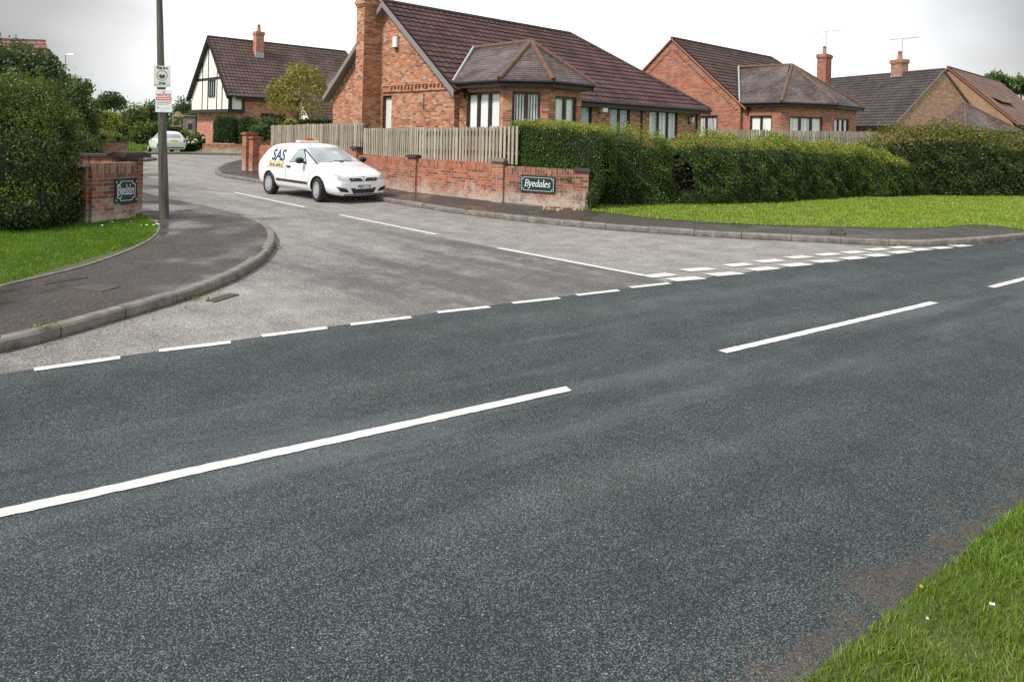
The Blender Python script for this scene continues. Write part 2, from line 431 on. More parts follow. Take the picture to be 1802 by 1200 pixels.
sheet('side_road', [far_l - Vector((2, 2, 0)), edge_w[0]-Vector((0, .3, 0)), edge_w[9]-Vector((0, .3, 0)), edge_w[-1]-Vector((0, .3, 0)), Vector((14, 16, 0)), Vector((14, 40, 0)), Vector((14, 47.6, 0)), Vector((-8, 45.8, 0)), Vector((-21, 44.6, 0)), Vector((-60, 44.5, 0))], 0.0, M_PALE)
CENTRE = [(1150, 489), (878, 438), (768, 414), (598, 379), (537, 366.2), (475, 353), (413, 340.5), (297, 318.5), (247, 309)]
LKERB = [(150, 322), (248, 342.5), (273, 349), (307, 358), (367, 371.5), (407, 381.5), (440, 391), (466, 401), (481, 413), (486, 428), (480, 445), (466, 462), (430, 488), (370, 514.5), (302, 538.5), (209, 565), (86, 602), (0, 623)]
lk = smooth_line(px_line(LKERB)); lk.append(lk[-1]-MAIN_DIR*40)
ln = [p for p in px_line(CENTRE)]
sheet('side_road_lane', ln + [ln[-1]+Vector((-4, 1, 0))] + [p + Vector((-.3, .25, 0)) for p in lk] + [p + Vector((0, -.15, 0)) for p in edge_w[:10]], .002, M_WORN)

def kerb(name, line, width, height, block, inner):
    """kerb stones laid along a line; inner=+1 when the footway lies to the left of the line"""
    mb = MB(); pts = resample(line, .14); run = []
    def off(i):
        d = (pts[min(i+1, len(pts)-1)]-pts[max(i-1, 0)]); n = Vector((-d.y, d.x, 0)).normalized()*inner
        return n
    prof = [(0, -.03), (0.004, height-.025), (.022, height-.004), (.04, height), (width, height), (width, -.03)]
    acc = 0; start = True; prev = None; dz = 0
    for i, p in enumerate(pts):
        n = off(i); ring = [p + n*a + Vector((0, 0, b+dz)) for a, b in prof]
        if prev is not None:
            seg = (pts[i]-pts[i-1]).length
            acc += seg
            r1 = ring
            if acc >= block:
                k = max(.3, 1-.012/seg); r1 = [a.lerp(b, k) for a, b in zip(prev, ring)]
            for a in range(len(prof)-1):
                q = [prev[a], r1[a], r1[a+1], prev[a+1]]
                mb.face(q if inner > 0 else q[::-1], 0, smooth=False)
            if start: mb.face(prev if inner < 0 else prev[::-1])
            start = False
            if acc >= block:
                mb.face(r1 if inner > 0 else r1[::-1]); acc = 0; start = True
                dz = random.uniform(-.006, .006)
                ring = [p + n*(a+random.uniform(-.001, .001)) + Vector((0, 0, b+dz)) for a, b in prof]
        prev = ring
    return mb.build(name, M_KERB)
def side(line): return line
k_ = kerb('left_kerb', lk, .125, .12, .62, 1 if False else -1); k_['kind'] = 'structure'
RKERB = [(470, 278.5), (447, 281), (427, 284), (403, 289), (388, 295), (377, 302), (380, 308), (393, 312.7), (427, 318), (465, 324), (560, 338.5), (660, 353), (693, 359), (767, 371), (804, 376.5), (853, 383), (902, 389), (971, 396), (1060, 405), (1250, 418), (1400, 425.5), (1550, 433), (1620, 435), (1665, 433), (1723, 430), (1780, 424.6), (1802, 421.5)]
rk = smooth_line(px_line(RKERB)); rk.append(rk[-1]+MAIN_DIR*40)
k_ = kerb('right_kerb', rk, .125, .12, .8, 1); k_['kind'] = 'structure'

GR_L = [(0, 504), (83, 485), (155, 467), (222, 443), (250, 430), (268, 419), (279, 406), (280, 396), (258, 382)]
grl = smooth_line(px_line(GR_L, .12)); grl = [grl[0]-MAIN_DIR*30] + grl
def offs(line, d):
    out = []
    for i in range(len(line)):
        t = (line[min(i+1, len(line)-1)]-line[max(i-1, 0)]); out.append(line[i] + Vector((-t.y, t.x, 0)).normalized()*d)
    return out
lk_in = offs(lk, -.09)
fw_l = lk_in + grl + [gp(243, 372, .12), gp(243, 330, .12), gp(150, 318, .12)]
o = sheet('left_footway', fw_l, .116, M_FOOT)
WALL = [gp(452, 300, .12), gp(630, 322, .12), gp(731, 337.5, .12), gp(880, 354.5, .12), gp(1028, 367, .12)]
GR_R = [(1007, 367), (1040, 371.5), (1075, 375.5), (1140, 384.5), (1250, 392), (1350, 396.5), (1450, 399.5), (1600, 403), (1665, 400.5), (1710, 395.5), (1750, 397.5), (1802, 405)]
grr = smooth_line(px_line(GR_R, .12)); grr.append(grr[-1]+MAIN_DIR*38)
rk_in = offs(rk, .09)
fw_r = rk_in + list(reversed(grr)) + [p + Vector((.15, .3, 0)) for p in reversed(WALL[:4])] + [gp(470, 277, .12)]
sheet('right_footway', fw_r, .116, M_FOOT)
# lawns
lawn_l = grl + [gp(235, 376, .12), gp(110, 372, .12), gp(0, 385, .12) + Vector((-2, 2, 0)), gp(0, 400, .12)+Vector((-25, 0, 0))]
sheet('left_lawn', lawn_l, .122, M_SOIL)
HB = [(1030, 362), (1275, 359.5), (1425, 351), (1500, 346), (1620, 347.5), (1802, 347)]
hb = px_line(HB, .12)
bank = [gp(1000, 361, .12)] + grr + [hb[-1]+Vector((24, 20, 0)), hb[-1]+Vector((8, 12, 0)), hb[3]+Vector((0, 3, 0)), gp(1010, 345, .12)]
sheet('right_bank', bank, .122, M_SOIL)
vg = near + [near[-1]+Vector((3, -8, 0)), near[0]+Vector((6, -8, 0))]
sheet('verge', vg, .012, M_SOIL)
# thin concrete edging round the left lawn
mb = MB(); ed = resample(grl[1:], .2)
for a, b in zip(ed, ed[1:]):
    t = (b-a).normalized(); n = Vector((-t.y, t.x, 0))*.022
    mb.box(a-n+Vector((0, 0, -.03)), t*((b-a).length-.004), n*2, (0, 0, .042))
mb.build('lawn_edging', M_KERB)['kind'] = 'structure'
# the low corner of the footway across the side street, far kerb
isl = smooth_line(px_line([(120, 291), (200, 288), (247, 285.8), (268, 283.5), (279, 281.5), (268, 279.6), (247, 279), (120, 278)]))
sheet('far_footway', isl, .116, M_FOOT); k_ = kerb('far_footway_kerb', isl, .125, .12, .9, 1); k_['kind'] = 'structure'
fk = smooth_line(px_line([(100, 272.5), (240, 272), (330, 271.5), (400, 273), (470, 275), (640, 279)]))
k_ = kerb('far_kerb', fk, .2, .13, .9, 1); k_['kind'] = 'structure'
# raised gardens behind the walls and hedges
gz = .75
gard = [WALL[0]+Vector((.5, .5, 0)), WALL[2]+Vector((.45, .45, 0)), WALL[3]+Vector((.4, .5, 0)), gp(1040, 352, .12), hb[1]+Vector((.6, 1.4, 0)), hb[3]+Vector((.5, 1.2, 0)), hb[5]+Vector((.5, 2, 0)), hb[5]+Vector((60, 20, 0)), Vector((100, 120, 0)), Vector((-2, 70, 0)), Vector((-6, 46.5, 0)), Vector((-9, 33, 0))]
sheet('garden_ground', gard, gz, M_FIELD)
mb = MB()
for a, b in zip(gard, gard[1:]+gard[:1]): mb.face([(a.x, a.y, -.02), (b.x, b.y, -.02), (b.x, b.y, gz), (a.x, a.y, gz)])
mb.build('garden_bank', M_DIRT)['kind'] = 'structure'

sheet('hedge_soil', [gp(1000, 366, .12), gp(1030, 366, .12)] + [p+Vector((0, -.28, 0)) for p in hb[1:]] + [p+Vector((0, 1.2, 0)) for p in reversed(hb)], .127, M_DIRT)
# road markings
def stripe(mb, a, b, w_, z, off=None):
    a, b = Vector(a), Vector(b); t = (b-a).normalized(); n = Vector((-t.y, t.x, 0))*w_
    if off is not None: n = off
    N = max(2, int((b-a).length/.045)); L, Rr = [], []
    for i in range(N+1):
        p = a.lerp(b, i/N); j = .0045
        L.append(p + n*.5 + t*random.uniform(-j, j)*(i in (0, N))*3 + n.normalized()*random.uniform(-j, j)); Rr.append(p - n*.5 + n.normalized()*random.uniform(-j, j))
    for i in range(N):
        q = [Rr[i], Rr[i+1], L[i+1], L[i]]
        mb.face([(p.x, p.y, z) for p in q])
def marks(name, segs, w_, z, off=None):
    mb = MB()
    for a, b in segs: stripe(mb, gp(*a), gp(*b), w_, z, off)
    o = mb.build(name, M_PAINT); o['kind'] = 'structure'; return o
marks('edge_line', [((60, 652), (211, 630.5)), ((280, 618.5), (405, 603.5)), ((461, 592.5), (575, 578)), ((616, 572.5), (723, 559.5)), ((769, 551), (862, 541)), ((901, 534.5), (985, 525.5)), ((1014, 520.5), (1088, 512)), ((1109, 507), (1178, 499.5))], .085, .009)
c0 = gp(1000, 685.5); cd = (gp(1000, 685.5)-gp(20, 901)).normalized()
mb = MB(); stripe(mb, c0-cd*4.6, c0, .09, .009)
stripe(mb, gp(1272, 620.5), gp(1645, 533), .09, .009); b0 = gp(1744, 506.5); b1 = gp(1802, 491.5); stripe(mb, b0, b0+(b1-b0).normalized()*3.6, .09, .009)
mb.build('centre_line', M_PAINT)['kind'] = 'structure'
marks('side_centre_line', [((413, 339.3), (537, 365.5)), ((598, 378.7), (768, 413.3)), ((878, 437.5), (1152, 489))], .1, .007)
z3 = lambda x, y: gp(1100+x/2.567, 400+y/2.567)
skew = (gp(1150, 489)-gp(878, 437.5)).normalized()*-.2
low = [(235, 247, 372, 236), (418, 224, 548, 213), (598, 200, 706, 190), (748, 181, 852, 172), (883, 163, 978, 156), (1013, 149, 1096, 142), (1128, 136, 1204, 130), (1233, 122, 1310, 114), (1322, 109, 1396, 103), (1421, 101, 1488, 96), (1509, 91, 1576, 86)]
up = [(130, 231, 240, 219), (298, 203, 420, 193), (488, 181, 588, 172), (628, 163, 732, 154), (768, 145, 862, 137), (898, 132, 988, 124), (1018, 122, 1098, 115), (1128, 109, 1204, 102), (1232, 99, 1306, 93)]
mb = MB()
for r_ in low + up: stripe(mb, z3(r_[0], r_[1])+skew*.5, z3(r_[2], r_[3])+skew*.5, .15, .0095, -skew if False else skew)
mb.build('give_way_line', M_PAINT)['kind'] = 'structure'

# drain grate and inspection cover
M_IRON = plain('cast_iron', (.085, .072, .064), .85, .0, .3, 30)
def grate(c, u, sx, sy, z, name, label, cat):
    mb = MB(); u = Vector(u).normalized(); v = Vector((-u.y, u.x, 0)); c = Vector((c.x, c.y, z))
    mb.cbox(c+Vector((0, 0, -.004)), sx, sy, .006, u, 1)
    for s in (-1, 1):
        mb.cbox(c+v*s*(sy/2-.015), sx, .03, .014, u); mb.cbox(c+u*s*(sx/2-.015), .03, sy-.06, .014, u)
    n = 9
    for i in range(n): mb.cbox(c+u*((i+.5)/n-.5)*(sx-.06), .02, sy-.06, .012, u)
    o = mb.build(name, [M_IRON, plain('drain_dark', (.01, .01, .01), .9)]); return tag(o, label, cat)
grate(gp(392, 525), gp(430, 512)-gp(370, 530), .36, .13, .008, 'drain_grate', 'iron gully grate in the gutter beside the left kerb', 'drain')
def cover(c, u, sx, sy, label):
    mb = MB(); u = Vector(u).normalized(); v = Vector((-u.y, u.x, 0)); c = Vector((c.x, c.y, .119))
    mb.cbox(c, sx, sy, .006, u)
    for s in (-1, 1):
        mb.cbox(c+v*s*(sy/2+.012), sx+.04, .012, .012, u); mb.cbox(c+u*s*(sx/2+.014), .012, sy, .012, u)
    for i in range(5): mb.cbox(c+v*((i+.5)/5-.5)*sy+Vector((0, 0, .002)), sx*.9, .012, .008, u)
    return tag(mb.build('inspection_cover', M_IRON), label, 'manhole cover', 'inspection covers in the left footway')
cover(gp(166, 505.5, .12), gp(200, 507, .12)-gp(130, 500, .12), .42, .22, 'larger iron inspection cover in the left footway, nearer the kerb')
cover(gp(110, 493, .12), gp(140, 486, .12)-gp(84, 495, .12), .42, .12, 'smaller faint inspection cover in the left footway, nearer the lawn edging')

# ------------------------------------------------------------------ grass
def in_poly(X, Y, poly):
    ins = np.zeros(len(X), bool); n = len(poly); j = n-1
    for i in range(n):
        xi, yi, xj, yj = poly[i][0], poly[i][1], poly[j][0], poly[j][1]
        c = ((yi > Y) != (yj > Y)) & (X < (xj-xi)*(Y-yi)/((yj-yi) if abs(yj-yi) > 1e-9 else 1e-9)+xi); ins ^= c; j = i
    return ins
def blades(name, poly, n, z, h, wd, mat, box, lean=.5, clump=1.2):
    x0, x1, y0, y1 = box
    X = RNG.uniform(x0, x1, n); Y = RNG.uniform(y0, y1, n)
    k = in_poly(X, Y, [(p[0], p[1]) for p in poly]); X, Y = X[k], Y[k]; n = len(X)
    cl = .5+.25*np.sin(X*3.1*clump+Y*1.7)+.25*np.sin(Y*4.3*clump-X*2.2+1)+.25*np.sin(X*9*clump+Y*7)
    H = h*(.55+.5*cl+RNG.uniform(-.25, .35, n)); H = np.maximum(H, h*.25)
    a = RNG.uniform(0, 2*PI, n); l = RNG.uniform(.1, 1, n)*lean
    dx, dy = np.cos(a), np.sin(a); b = a+RNG.uniform(-1.2, 1.2, n)+PI/2
    wx, wy = np.cos(b)*wd*RNG.uniform(.6, 1.2, n), np.sin(b)*wd*RNG.uniform(.6, 1.2, n)
    V = np.zeros((n, 5, 3), np.float32)
    for i, (t, ww) in enumerate(((0, 1), (0, -1), (.55, .8), (.55, -.8), (1, 0))):
        V[:, i, 0] = X+dx*H*l*t*t+wx*ww; V[:, i, 1] = Y+dy*H*l*t*t+wy*ww; V[:, i, 2] = z+H*t*(1-.35*l*t)
    base = (np.arange(n)*5)[:, None, None]
    F = (np.array([[0, 1, 2], [1, 3, 2], [2, 3, 4]])[None]+base).reshape(-1, 3)
    o = fast(name, V.reshape(-1, 3), F, mat); o['kind'] = 'stuff'; return o
blades('verge_grass', vg, 330000, .005, .062, .0022, M_GR1, (.6, 6.2, 1.6, 6.4), .9)
blades('lawn_grass', lawn_l, 190000, .12, .045, .005, M_GR2, (-14, -5.5, 7, 15), .5)
blades('bank_grass', bank, 230000, .12, .055, .008, M_GR3, (1, 24, 13, 26), .6, .8)
def blooms(name, poly, n, z, r, mat, box, label=None):
    x0, x1, y0, y1 = box; X = RNG.uniform(x0, x1, n*3); Y = RNG.uniform(y0, y1, n*3)
    k = in_poly(X, Y, [(p[0], p[1]) for p in poly]); X, Y = X[k][:n], Y[k][:n]
    mb = MB()
    for x, y in zip(X, Y):
        c = Vector((x, y, z+random.uniform(0, .02))); rr = r*random.uniform(.6, 1.2)
        mb.face([c+Vector((math.cos(t)*rr, math.sin(t)*rr, .3*rr*math.sin(3*t))) for t in [2*PI*i/7 for i in range(7)]])
    o = mb.build(name, mat); o['kind'] = 'stuff'; return o
blooms('bank_daisies', bank, 130, .165, .015, M_WHITE, (4, 20, 13, 22))
blooms('lawn_daisies', lawn_l, 10, .165, .022, M_WHITE, tuple(gp(225, 412)[i]+d for i, d in ((0, -.5), (0, .5), (1, -.5), (1, .5))))
# ------------------------------------------------------------------ materials: masonry, timber, leaves
def white_bloom(g, c):
    p = g.pos(); z = g.sep(p)[2]; n = g.noise(p, 2.6, 6, .65); n2 = g.noise(p, 17, 3)
    f = g.math('ADD', g.math('MULTIPLY', g.math('SUBTRACT', .62, z), .9), g.math('MULTIPLY_ADD', n, 1.5, g.math('MULTIPLY_ADD', n2, .6, -1.02)))
    c = g.mix(g.ramp(f, [(.12, 0.0), (.55, .8)]), c, (.5, .45, .38))
    n3 = g.noise(p, 1.3, 5, .6)
    return g.mix(g.ramp(n3, [(.55, 0.0), (.75, .55)]), c, (.13, .13, .06))
RED = [(0, (.43, .115, .05)), (.28, (.32, .075, .04)), (.48, (.52, .165, .055)), (.64, (.24, .06, .042)), (.78, (.4, .2, .12)), (.9, (.11, .05, .045))]
OLD = [(0, (.26, .08, .045)), (.25, (.14, .055, .042)), (.45, (.4, .12, .05)), (.65, (.075, .045, .04)), (.8, (.33, .23, .16)), (.92, (.16, .11, .09))]
M_WALL = brick_mat('wall_brick', RED, (.46, .38, .31), stain=white_bloom)
M_SOLD = brick_mat('soldier_brick', RED, (.4, .3, .22), soldier=True)
M_OLD = brick_mat('weathered_brick', OLD, (.36, .31, .26), stain=white_bloom)
M_OLDS = brick_mat('weathered_soldier_brick', OLD, (.36, .31, .26), soldier=True)
M_CAP = plain('dark_cap_slab', (.055, .04, .038), .8, var=.4)
M_CAPG = plain('stone_coping', (.2, .18, .17), .85, var=.3)
M_REDC = plain('red_cap_tile', (.28, .1, .06), .8, var=.3)
def pale_mat():
    g = NG('weathered_pale'); p = g.pos()
    i = g.island(); c = g.ramp(i, [(0, (.27, .225, .17)), (.4, (.38, .33, .26)), (.75, (.46, .41, .33)), (1, (.32, .285, .225))])
    gr = g.noise(g.map(p, (30, 30, 2.2)), 1.0, 4); c = g.mix(.7, c, g.ramp(gr, [(.25, .55), (.7, 1.2)]), 'MULTIPLY')
    z = g.sep(p)[2]; n = g.noise(p, 3, 4)
    c = g.mix(g.ramp(n, [(.52, 0.0), (.72, .45)]), c, (.16, .17, .08))
    return g.done(c, .9, g.bump(gr, .3, .004))
M_PALE_WOOD = pale_mat()
M_RAIL = plain('fence_rail', (.1, .075, .05), .9, var=.3)
M_TWIG = plain('twig', (.075, .055, .04), .9, var=.4)
M_TWIGL = plain('bare_twig', (.30, .26, .2), .9, var=.3)
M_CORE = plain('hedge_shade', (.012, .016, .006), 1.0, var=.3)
M_BARK = plain('bark', (.09, .07, .05), .9, var=.4, scale=20)
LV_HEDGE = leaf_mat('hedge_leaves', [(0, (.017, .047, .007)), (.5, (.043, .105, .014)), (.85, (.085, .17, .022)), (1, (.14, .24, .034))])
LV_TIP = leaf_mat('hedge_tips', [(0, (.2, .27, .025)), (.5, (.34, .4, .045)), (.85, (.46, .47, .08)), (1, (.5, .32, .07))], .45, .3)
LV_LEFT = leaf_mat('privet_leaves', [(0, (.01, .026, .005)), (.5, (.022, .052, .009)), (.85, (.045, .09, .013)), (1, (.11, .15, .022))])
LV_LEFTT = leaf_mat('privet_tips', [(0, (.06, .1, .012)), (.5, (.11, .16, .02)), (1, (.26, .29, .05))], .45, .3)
LV_DARK = leaf_mat('dark_tree_leaves', [(0, (.022, .055, .014)), (.6, (.045, .1, .025)), (1, (.085, .15, .04))])
LV_MID = leaf_mat('bush_leaves', [(0, (.045, .085, .014)), (.6, (.1, .16, .026)), (1, (.18, .24, .05))])
LV_YEL = leaf_mat('golden_leaves', [(0, (.2, .27, .02)), (.6, (.32, .39, .03)), (1, (.42, .46, .06))], .45, .3)
LV_WISP = leaf_mat('wispy_leaves', [(0, (.22, .2, .035)), (.6, (.36, .31, .06)), (1, (.5, .42, .12))], .5, .35)
LV_RUST = leaf_mat('loose_hedge_leaves', [(0, (.018, .042, .008)), (.55, (.042, .083, .014)), (.9, (.085, .125, .022)), (1, (.13, .12, .03))])
LV_RTIP = leaf_mat('loose_hedge_tips', [(0, (.12, .15, .02)), (.5, (.2, .2, .035)), (1, (.3, .17, .05))], .45, .3)
LV_CON = leaf_mat('conifer_leaves', [(0, (.016, .045, .01)), (.6, (.03, .075, .016)), (1, (.05, .11, .025))])
LV_FAR = leaf_mat('far_leaves', [(0, (.06, .1, .045)), (1, (.13, .19, .09))])

# ------------------------------------------------------------------ leaves
def leaf_quads(P_, N_, size, asp=.55, tilt=.9):
    n = len(P_); rnd = RNG.normal(size=(n, 3)); d = N_+rnd*tilt; d /= np.linalg.norm(d, axis=1)[:, None]+1e-9
    r2 = RNG.normal(size=(n, 3)); a = np.cross(d, r2); a /= np.linalg.norm(a, axis=1)[:, None]+1e-9
    b = np.cross(d, a); s = (size*RNG.uniform(.6, 1.3, n))[:, None]
    V = np.stack([P_-a*s*.5, P_-b*s*asp*.5+d*s*.08, P_+a*s*.5, P_+b*s*asp*.5+d*s*.08], 1)
    return V.reshape(-1, 3)
def leaves(name, P_, N_, size, mats, midx=None, parent=None, asp=.55, tilt=.9):
    V = leaf_quads(P_, N_, size, asp, tilt); F = np.arange(len(V)).reshape(-1, 4)
    return fast(name, V, F, None, parent, mats=mats, midx=midx)
def wob(P_, f=1.0, s=0):
    x, y, z = P_[:, 0]*f, P_[:, 1]*f, P_[:, 2]*f
    return (np.sin(1.7*x+2.3*y+s)+np.sin(2.9*y-1.3*z+2*s)+np.sin(2.1*z+1.9*x+3+s)+.7*np.sin(5.3*x+4.1*z+s)+.7*np.sin(4.7*y-5.9*z+1+s)+.4*np.sin(9.1*x-7*y+8*z))/3.6
def core_mesh(name, rows, parent, mat=None, cut=None):
    """rows: (m,n,3) grid"""
    m, n, _ = rows.shape; i, j = np.meshgrid(np.arange(m-1), np.arange(n-1), indexing='ij')
    F = np.stack([i*n+j, (i+1)*n+j, (i+1)*n+j+1, i*n+j+1], -1).reshape(-1, 4)
    if cut is not None:
        c = rows.reshape(-1, 3)[F].mean(1); F = F[~cut(c, True)]
    return fast(name, rows.reshape(-1, 3), F, mat or M_CORE, parent, smooth=True)
def path_hedge(line, half, base, top, dens, size, label, mats, tipz=.22, rough=.1, power=4.0, ends=True, shaggy=0.0, name='hedge', cat='hedge', group=None, skip=None, cores=True, tip_amt=.75, core_sc=.82):
    """clipped hedge along a line; rounded section; top may be a function of 0..1 along the line"""
    P_ = resample(line, .15); n = len(P_); L = sum((b-a).length for a, b in zip(P_, P_[1:]))
    arr = np.array([(p.x, p.y) for p in P_]); seg = np.r_[0, np.cumsum(np.linalg.norm(np.diff(arr, axis=0), axis=1))]
    tf = top if callable(top) else (lambda t: top+0*t)
    root = empty(name, (arr[n//2, 0], arr[n//2, 1], base), label, cat, group)
    def surf(s, th, rad, noise=True):
        """s along (-half..L+half), th 0..pi round the section"""
        sc = np.clip(s, 0, L); over = s-sc
        cx = np.interp(sc, seg, arr[:, 0]); cy = np.interp(sc, seg, arr[:, 1])
        e = .05; tx = np.interp(np.clip(sc+e, 0, L), seg, arr[:, 0])-np.interp(np.clip(sc-e, 0, L), seg, arr[:, 0]); ty = np.interp(np.clip(sc+e, 0, L), seg, arr[:, 1])-np.interp(np.clip(sc-e, 0, L), seg, arr[:, 1])
        l = np.hypot(tx, ty)+1e-9; tx /= l; ty /= l
        c, sn = np.cos(th), np.sin(th)
        den = (np.abs(c)**power+np.abs(sn)**power)**(-1/power)
        H = (tf(sc/L)-base)
        endk = np.sqrt(np.maximum(0, 1-(over/half)**2))
        w_ = half*c*den*endk; z = H*sn*den*(.55+.45*endk)
        q = np.stack([cx+(-ty)*w_*-1*rad+tx*over*rad, cy+tx*w_*-1*rad+ty*over*rad, base+z*rad], -1)
        return q
    N = int(dens*(2*H0(tf, base)+2*half)*(L+2*half))
    s = RNG.uniform(0, L, N)
    if ends:                                                       # round ends, spread evenly over their curve
        k = RNG.random(N) < 2.2*half/(L+2.2*half); ph = half*np.sin(RNG.uniform(0, PI/2, N)); s = np.where(k, np.where(RNG.random(N) < .5, -ph, L+ph), s)
    th = RNG.uniform(.02, PI-.02, N)
    # spread evenly by height on the sides
    k = RNG.random(N) < .72; th = np.where(k, np.arcsin(RNG.uniform(0, .98, N)), th); th = np.where(k & (RNG.random(N) < .35), PI-th, th)
    rad = 1+RNG.normal(0, .02, N)-np.abs(RNG.normal(0, .05, N))
    q = surf(s, th, rad); q1 = surf(s, th, rad*1.02); nrm = q1-q; nrm /= np.linalg.norm(nrm, axis=1)[:, None]+1e-9
    wv = wob(q, 1.6)*rough+wob(q, 5.0, 2)*rough*.45
    q = q+nrm*wv[:, None]
    if shaggy:
        up = np.maximum(0, RNG.normal(0, shaggy, N))*(np.sin(th) > .75); q[:, 2] += up
    keep = np.ones(N, bool)
    gapn = wob(q, 3.3, 5); keep &= ~((gapn < -.55) & (RNG.random(N) < .75))
    if skip is not None: keep &= ~skip(q)
    topz = tf(np.clip(s, 0, L)/L)
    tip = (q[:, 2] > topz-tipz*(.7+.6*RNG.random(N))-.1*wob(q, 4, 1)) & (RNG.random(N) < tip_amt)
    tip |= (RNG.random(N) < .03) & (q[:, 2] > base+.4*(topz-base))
    q, nrm, tip = q[keep], nrm[keep], tip[keep]
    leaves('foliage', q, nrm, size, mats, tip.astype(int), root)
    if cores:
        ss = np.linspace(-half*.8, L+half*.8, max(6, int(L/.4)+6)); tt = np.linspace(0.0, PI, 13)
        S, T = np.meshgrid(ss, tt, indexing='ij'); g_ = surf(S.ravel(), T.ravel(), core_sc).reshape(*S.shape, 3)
        core_mesh('shade_core', g_, root, cut=skip)  # solid near-black core: the hedge's inner shade put into its colour
    return root
def H0(tf, base): return float(np.mean(tf(np.linspace(0, 1, 9))))-base
def blob_cloud(blobs, dens, jit=.18, floor=None, gap=-.5, gapf=2.6):
    Q, Nn, U = [], [], []
    for b in blobs:
        c = np.array(b[:3]); r = np.array(b[3:6] if len(b) >= 6 else (b[3],)*3)
        n = int(dens*4*PI*((r[0]*r[1]+r[1]*r[2]+r[0]*r[2])/3)); d = RNG.normal(size=(n, 3)); d /= np.linalg.norm(d, axis=1)[:, None]
        rad = 1-np.abs(RNG.normal(0, jit, n))+RNG.normal(0, .05, n)
        q = c+d*r*rad[:, None]; q += d*(wob(q*1.0, 2.2/float(r.mean())**.5)*.16*r.mean())[:, None]
        Q.append(q); Nn.append(d); U.append(d[:, 2])
    Q, Nn, U = np.concatenate(Q), np.concatenate(Nn), np.concatenate(U)
    k = np.ones(len(Q), bool)
    for b in blobs:
        c = np.array(b[:3]); r = np.array(b[3:6] if len(b) >= 6 else (b[3],)*3)
        k &= ((((Q-c)/r)**2).sum(1) > .5)
    if floor is not None: k &= Q[:, 2] > floor
    k &= ~((wob(Q, gapf, 4) < gap) & (RNG.random(len(Q)) < .85))
    return Q[k], Nn[k], U[k]
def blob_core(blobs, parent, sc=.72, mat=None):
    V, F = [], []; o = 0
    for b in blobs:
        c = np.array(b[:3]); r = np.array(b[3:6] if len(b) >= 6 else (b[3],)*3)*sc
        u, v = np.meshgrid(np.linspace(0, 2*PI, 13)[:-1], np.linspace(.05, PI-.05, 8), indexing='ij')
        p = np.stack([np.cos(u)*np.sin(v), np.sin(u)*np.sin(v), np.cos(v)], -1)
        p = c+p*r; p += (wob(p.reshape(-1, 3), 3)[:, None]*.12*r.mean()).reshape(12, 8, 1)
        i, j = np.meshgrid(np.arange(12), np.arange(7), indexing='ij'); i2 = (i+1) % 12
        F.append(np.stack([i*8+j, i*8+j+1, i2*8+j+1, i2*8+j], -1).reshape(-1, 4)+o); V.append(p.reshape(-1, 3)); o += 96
    return fast('shade_core', np.concatenate(V), np.concatenate(F), mat or M_CORE, parent, smooth=True)  # dark lumps painted as the shade behind the leaves
def bush(blobs, dens, size, mats, label, cat='bush', name='bush', group=None, base=0.12, core=True, tip=.45, trunk=None, jit=.18, gap=-.5, stems=0, gapf=2.6, asp=.55, sprigs=0):
    c = np.mean([b[:3] for b in blobs], 0)
    root = empty(name, (c[0], c[1], base), label, cat, group)
    q, n_, u = blob_cloud(blobs, dens, jit, base+.02, gap, gapf)
    if sprigs:                                                     # loose shoots standing out of the outline
        ex, en = [], []
        for _ in range(sprigs):
            b = blobs[random.randrange(len(blobs))]; r = b[3] if len(b) < 6 else (b[3]+b[4]+b[5])/3; rr = np.array(b[3:6] if len(b) >= 6 else (b[3],)*3)
            d = RNG.normal(size=3); d[2] = abs(d[2])+.3; d /= np.linalg.norm(d); p = np.array(b[:3])+d*rr*.9
            dd = d+RNG.normal(size=3)*.4+np.array((0, 0, .5)); dd /= np.linalg.norm(dd); L = RNG.uniform(.2, .6)*min(1, r)
            t = RNG.uniform(0, 1, 16); ex.append(p+dd*(t*L)[:, None]+RNG.normal(0, size*.5, (16, 3))); en.append(np.tile(d, (16, 1)))
        q = np.concatenate([q]+ex); n_ = np.concatenate([n_]+en); u = np.concatenate([u, np.full(16*sprigs, .8)])
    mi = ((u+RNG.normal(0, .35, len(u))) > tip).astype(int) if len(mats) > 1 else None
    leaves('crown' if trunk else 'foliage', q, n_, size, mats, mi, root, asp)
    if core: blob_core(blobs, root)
    if trunk:
        mb = MB(); x, y, z0, r = trunk; zt = c[2]
        mb.tube([(x, y, z0-.1), (x+.05*r, y, z0+(zt-z0)*.4), (c[0], c[1], zt)], [r, r*.75, r*.4], 8)
        for b in blobs:
            s0 = Vector((x, y, z0)).lerp(Vector((c[0], c[1], zt)), .55); e0 = Vector(b[:3])
            mb.tube([s0, s0.lerp(e0, .5)+Vector((0, 0, -.1)), e0], [r*.4, r*.25, r*.1], 6)
        mb.build('trunk', M_BARK, root)
    elif stems:
        mb = MB()
        for b in blobs:
            for _ in range(stems):
                e0 = Vector(b[:3])+Vector(RNG.normal(0, .3, 3))*b[3]; s0 = Vector((c[0]+random.uniform(-.2, .2), c[1]+random.uniform(-.2, .2), base-.05))
                mb.tube([s0, s0.lerp(e0, .5)+Vector((0, 0, .1)), e0], [.03, .02, .008], 5)
        mb.build('stems', M_BARK, root)
    return root
def at(px, py, Y, r, ry=None, rz=None):
    p = dp(px, py, Y); k = Y/FPX
    return (p.x, p.y, p.z, r*k, (ry or r)*k, (rz or r)*k)

